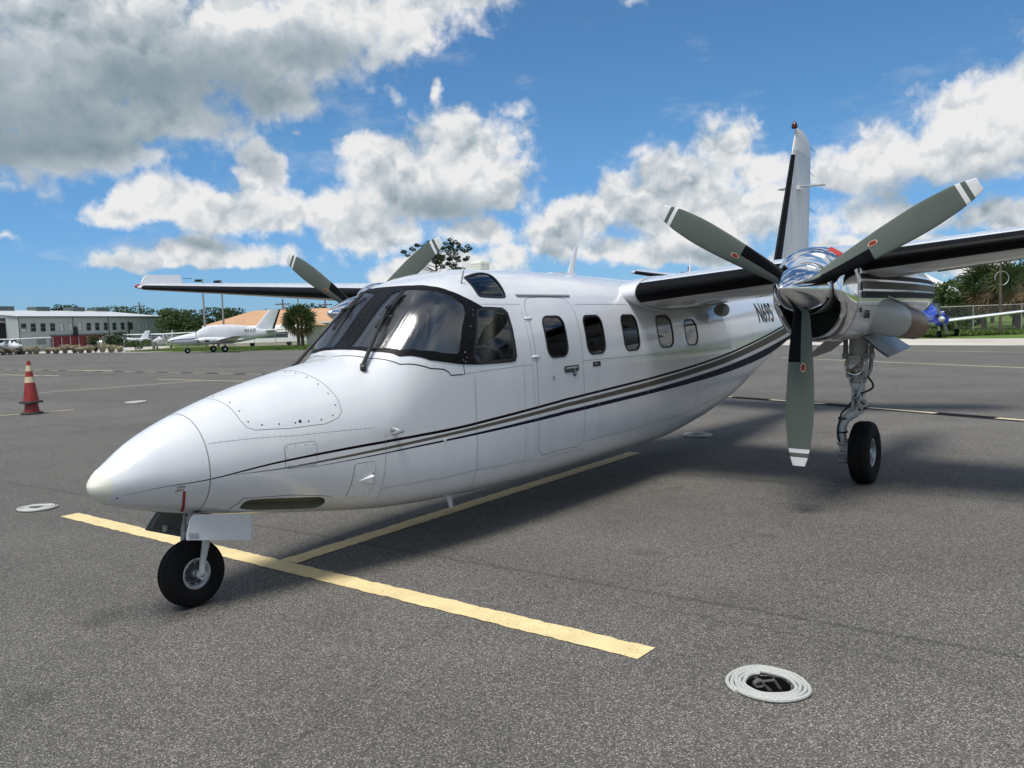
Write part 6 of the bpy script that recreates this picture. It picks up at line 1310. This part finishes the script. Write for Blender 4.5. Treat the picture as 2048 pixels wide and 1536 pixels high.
def parked():
    COVER = pm('pale_canvas_cover', (.56, .57, .60), .85, var=.1, vscale=2)
    # covered low-wing twin
    sec_ = [(-1.75, .05, 1.30, 1.36, 1.24), (-1.55, .22, 1.28, 1.46, 1.06), (-.9, .42, 1.27, 1.66, .90), (0, .55, 1.28, 1.85, .82), (.9, .62, 1.33, 2.0, .78), (1.6, .65, 1.40, 2.42, .78), (2.3, .66, 1.45, 2.62, .78), (4.3, .66, 1.45, 2.62, .80), (5.6, .55, 1.50, 2.48, .98), (7.0, .36, 1.56, 2.15, 1.22), (8.4, .16, 1.66, 1.95, 1.42), (8.9, .04, 1.70, 1.80, 1.60)]
    def extra(root):
        P = []
        for x, hw, zc, zt, zb in [(.95, .63, 1.34, 2.03, .8)] + [q for q in sec_ if 1.5 < q[0] < 6] : P.append([(x, (hw + .025) * (abs(math.cos(a)) ** .85) * (1 if math.cos(a) > 0 else -1), zc + (zt - zc + .03) * abs(math.sin(a)) ** .85 if math.sin(a) >= 0 else zc + math.sin(a) * .25) for a in np.linspace(-.6, PI + .6, 22)])
        MB().grid(P).build('cabin_cover', COVER, root)
        for s in (-1, 1):
            Q = [[(x, s * 1.95 + hw * math.cos(a), zc + h * math.sin(a)) for a in np.linspace(0, 2 * PI, 18, endpoint=False)] for x, hw, zc, h in ((.55, .16, 1.22, .16), (.75, .3, 1.2, .28), (1.4, .34, 1.19, .33), (2.8, .33, 1.17, .28), (4.0, .2, 1.15, .16), (4.8, .05, 1.15, .05))]
            nc = MB().grid(Q, closev=True).build('engine_nacelle', WHITE, root, angle=60); MB().lathe([(0, .001), (0, .1), (.03, .13)], (.57, s * 1.95, 1.05), (1, 0, 0), 12).build('intake', DARK, nc)
            MB().tube([(1.1, s * 2.25, 1.15), (1.45, s * 2.38, 1.12)], .1, 10).build('exhaust_stub', DARK, nc)
        for s in (-1, 1): MB().grid([[(x, s * (hw + .004), zc + dz) for dz in (-.02, .06)] for x, hw, zc in ((-1.5, .25, 1.30), (-.9, .42, 1.33), (0, .553, 1.36), (.9, .622, 1.40))]).build('blue_stripe', pm('blue_stripe_paint', (.08, .15, .3), .3), root)
    x, y = LD(-28.4, 83.5); d = np.array([-.83, -.55]); fx = HR * d[0] + HF * d[1]; x += fx[0] * 2.95; y += fx[1] * 2.95
    sidey = lambda X, Z: -(np.interp(X, [4.3, 5.6, 7.0, 8.4], [.68, .57, .38, .18]) * max(.05, 1 - (abs(Z - np.interp(X, [4.3, 5.6, 7], [1.45, 1.5, 1.56])) / np.interp(X, [4.3, 5.6, 7.0], [1.2, .99, .6])) ** 2.35) ** .425 + .03)
    light_plane('white low-wing twin with canvas cabin cover and N11UT on the tail', (x, y), d, sec_, (2.1, .98, 6.4, 2.2, 1.0, .075, .13), (6.3, 2.0, 2.2, 8.1, 4.05, 1.15, 1.95, 7.5, 2.8, 1.25), [(0, 0, .26, 1.0), (2.95, 2.1, .31, 1.1), (2.95, -2.1, .31, 1.1)], [(.5, 1.95, 1.25, 1.18, 3), (.5, -1.95, 1.25, 1.18, 3)], reg='N11UT', regpos=(5.35, sidey, 1.86, .44), extras=extra, trim=pm('black_rudder', (.015, .015, .018), .4))
    # single high-wing types
    hs = [(-1.55, .12, 1.15, 1.27, 1.03), (-1.45, .36, 1.15, 1.42, .86), (-.6, .48, 1.2, 1.52, .72), (.05, .52, 1.25, 1.60, .66), (.55, .54, 1.35, 2.08, .66), (1.0, .54, 1.4, 2.16, .66), (2.3, .48, 1.45, 2.06, .74), (3.6, .30, 1.42, 1.72, 1.02), (5.6, .10, 1.45, 1.58, 1.30), (6.2, .03, 1.46, 1.52, 1.40)]
    hw_ = (.75, 2.12, 5.4, 1.6, 1.1, .02, .12); ht = (4.75, 1.5, 1.3, 5.6, 2.7, .7, 1.5, 5.1, 1.7, .9); hg = [(-.85, 0, .2, .8), (1.3, 1.2, .22, .75), (1.3, -1.2, .22, .75)]
    def hextra(root):
        for s in (-1, 1):
            MB().tube([(1.1, s * .5, .85), (1.45, s * 2.6, 2.14)], .04, 6).build('wing_strut', WHITE, root)
            MB().add([(.95, s * .545, 1.55), (1.7, s * .525, 1.55), (1.65, s * .46, 2.0), (.9, s * .47, 2.02)], [(0, 1, 2, 3)]).build('window', pm('dark_window', (.03, .04, .05), .08), root, False)
        MB().add([(.1, -.42, 1.62), (.1, .42, 1.62), (.50, .38, 2.06), (.50, -.38, 2.06)], [(0, 1, 2, 3)]).build('windscreen', pm('dark_window', (.03, .04, .05), .08), root, False)
    def put(px, dep, fwd, label, **k):
        x, y = LD((px - 1028) / FPX * dep, dep); return light_plane(label, (x, y), fwd, hs, hw_, ht, hg, [(-1.6, 0, 1.15, .95, 2)], extras=hextra, **k)
    put(327, 122, (.05, -1.), 'white high-wing single seen head on right of the hangar doors')
    put(214, 119, (-.92, -.4), 'white high-wing single half hidden by shrubs before the red hangar doors')
    put(40, 118, (.80, -.6), 'white high-wing single with dark tail at the far left edge', trim=pm('navy_trim', (.03, .05, .14), .3))
    # blue and white low-wing single, head on
    BLUE = pm('bright_blue_paint', (.02, .05, .36), .25, coat=.4)
    ls = [(-1.5, .16, 1.05, 1.2, .9), (-1.4, .42, 1.05, 1.38, .72), (-.5, .52, 1.06, 1.5, .66), (.2, .56, 1.1, 1.6, .64), (.8, .57, 1.2, 2.0, .64), (1.6, .56, 1.25, 2.08, .66), (2.6, .48, 1.25, 1.95, .76), (3.8, .3, 1.25, 1.6, .95), (5.5, .1, 1.3, 1.48, 1.15), (6.1, .03, 1.32, 1.4, 1.26)]
    def lextra(root):
        MB().add([(.25, -.44, 1.60), (.25, .44, 1.60), (.76, .4, 1.98), (.76, -.4, 1.98)], [(0, 1, 2, 3)]).build('windscreen', pm('dark_window', (.03, .04, .05), .08), root, False)
        for s in (-1, 1): MB().lathe([(0, .001), (0, .13), (.02, .13)], (-1.47, s * .2, 1.18), (-1, 0, 0), 12).build('cowl_inlet', DARK, root)
        MB().grid([[(x, hw * 1.012 * math.cos(a), .99 + .35 * math.sin(a)) for a in np.linspace(PI * 1.1, PI * 1.9, 12)] for x, hw in ((-1.46, .40), (-.5, .53), (.5, .57))]).build('white_chin', WHITE, root)
    x, y = LD(24.45, 49.4); light_plane('blue and white low-wing single parked head on at the right by the concrete strip', (x, y), (-.22, -.97), ls, (.4, .82, 5.0, 1.9, 1.25, .10, .13), (4.6, 1.45, 1.4, 5.5, 2.75, .75, 1.45, 4.9, 1.8, 1.0), [(-1.0, 0, .2, .8), (1.1, 1.45, .22, .85), (1.1, -1.45, .22, .85)], [(-1.55, 0, 1.05, .95, 2)], paint=WHITE, deck=BLUE, extras=lextra)
parked()
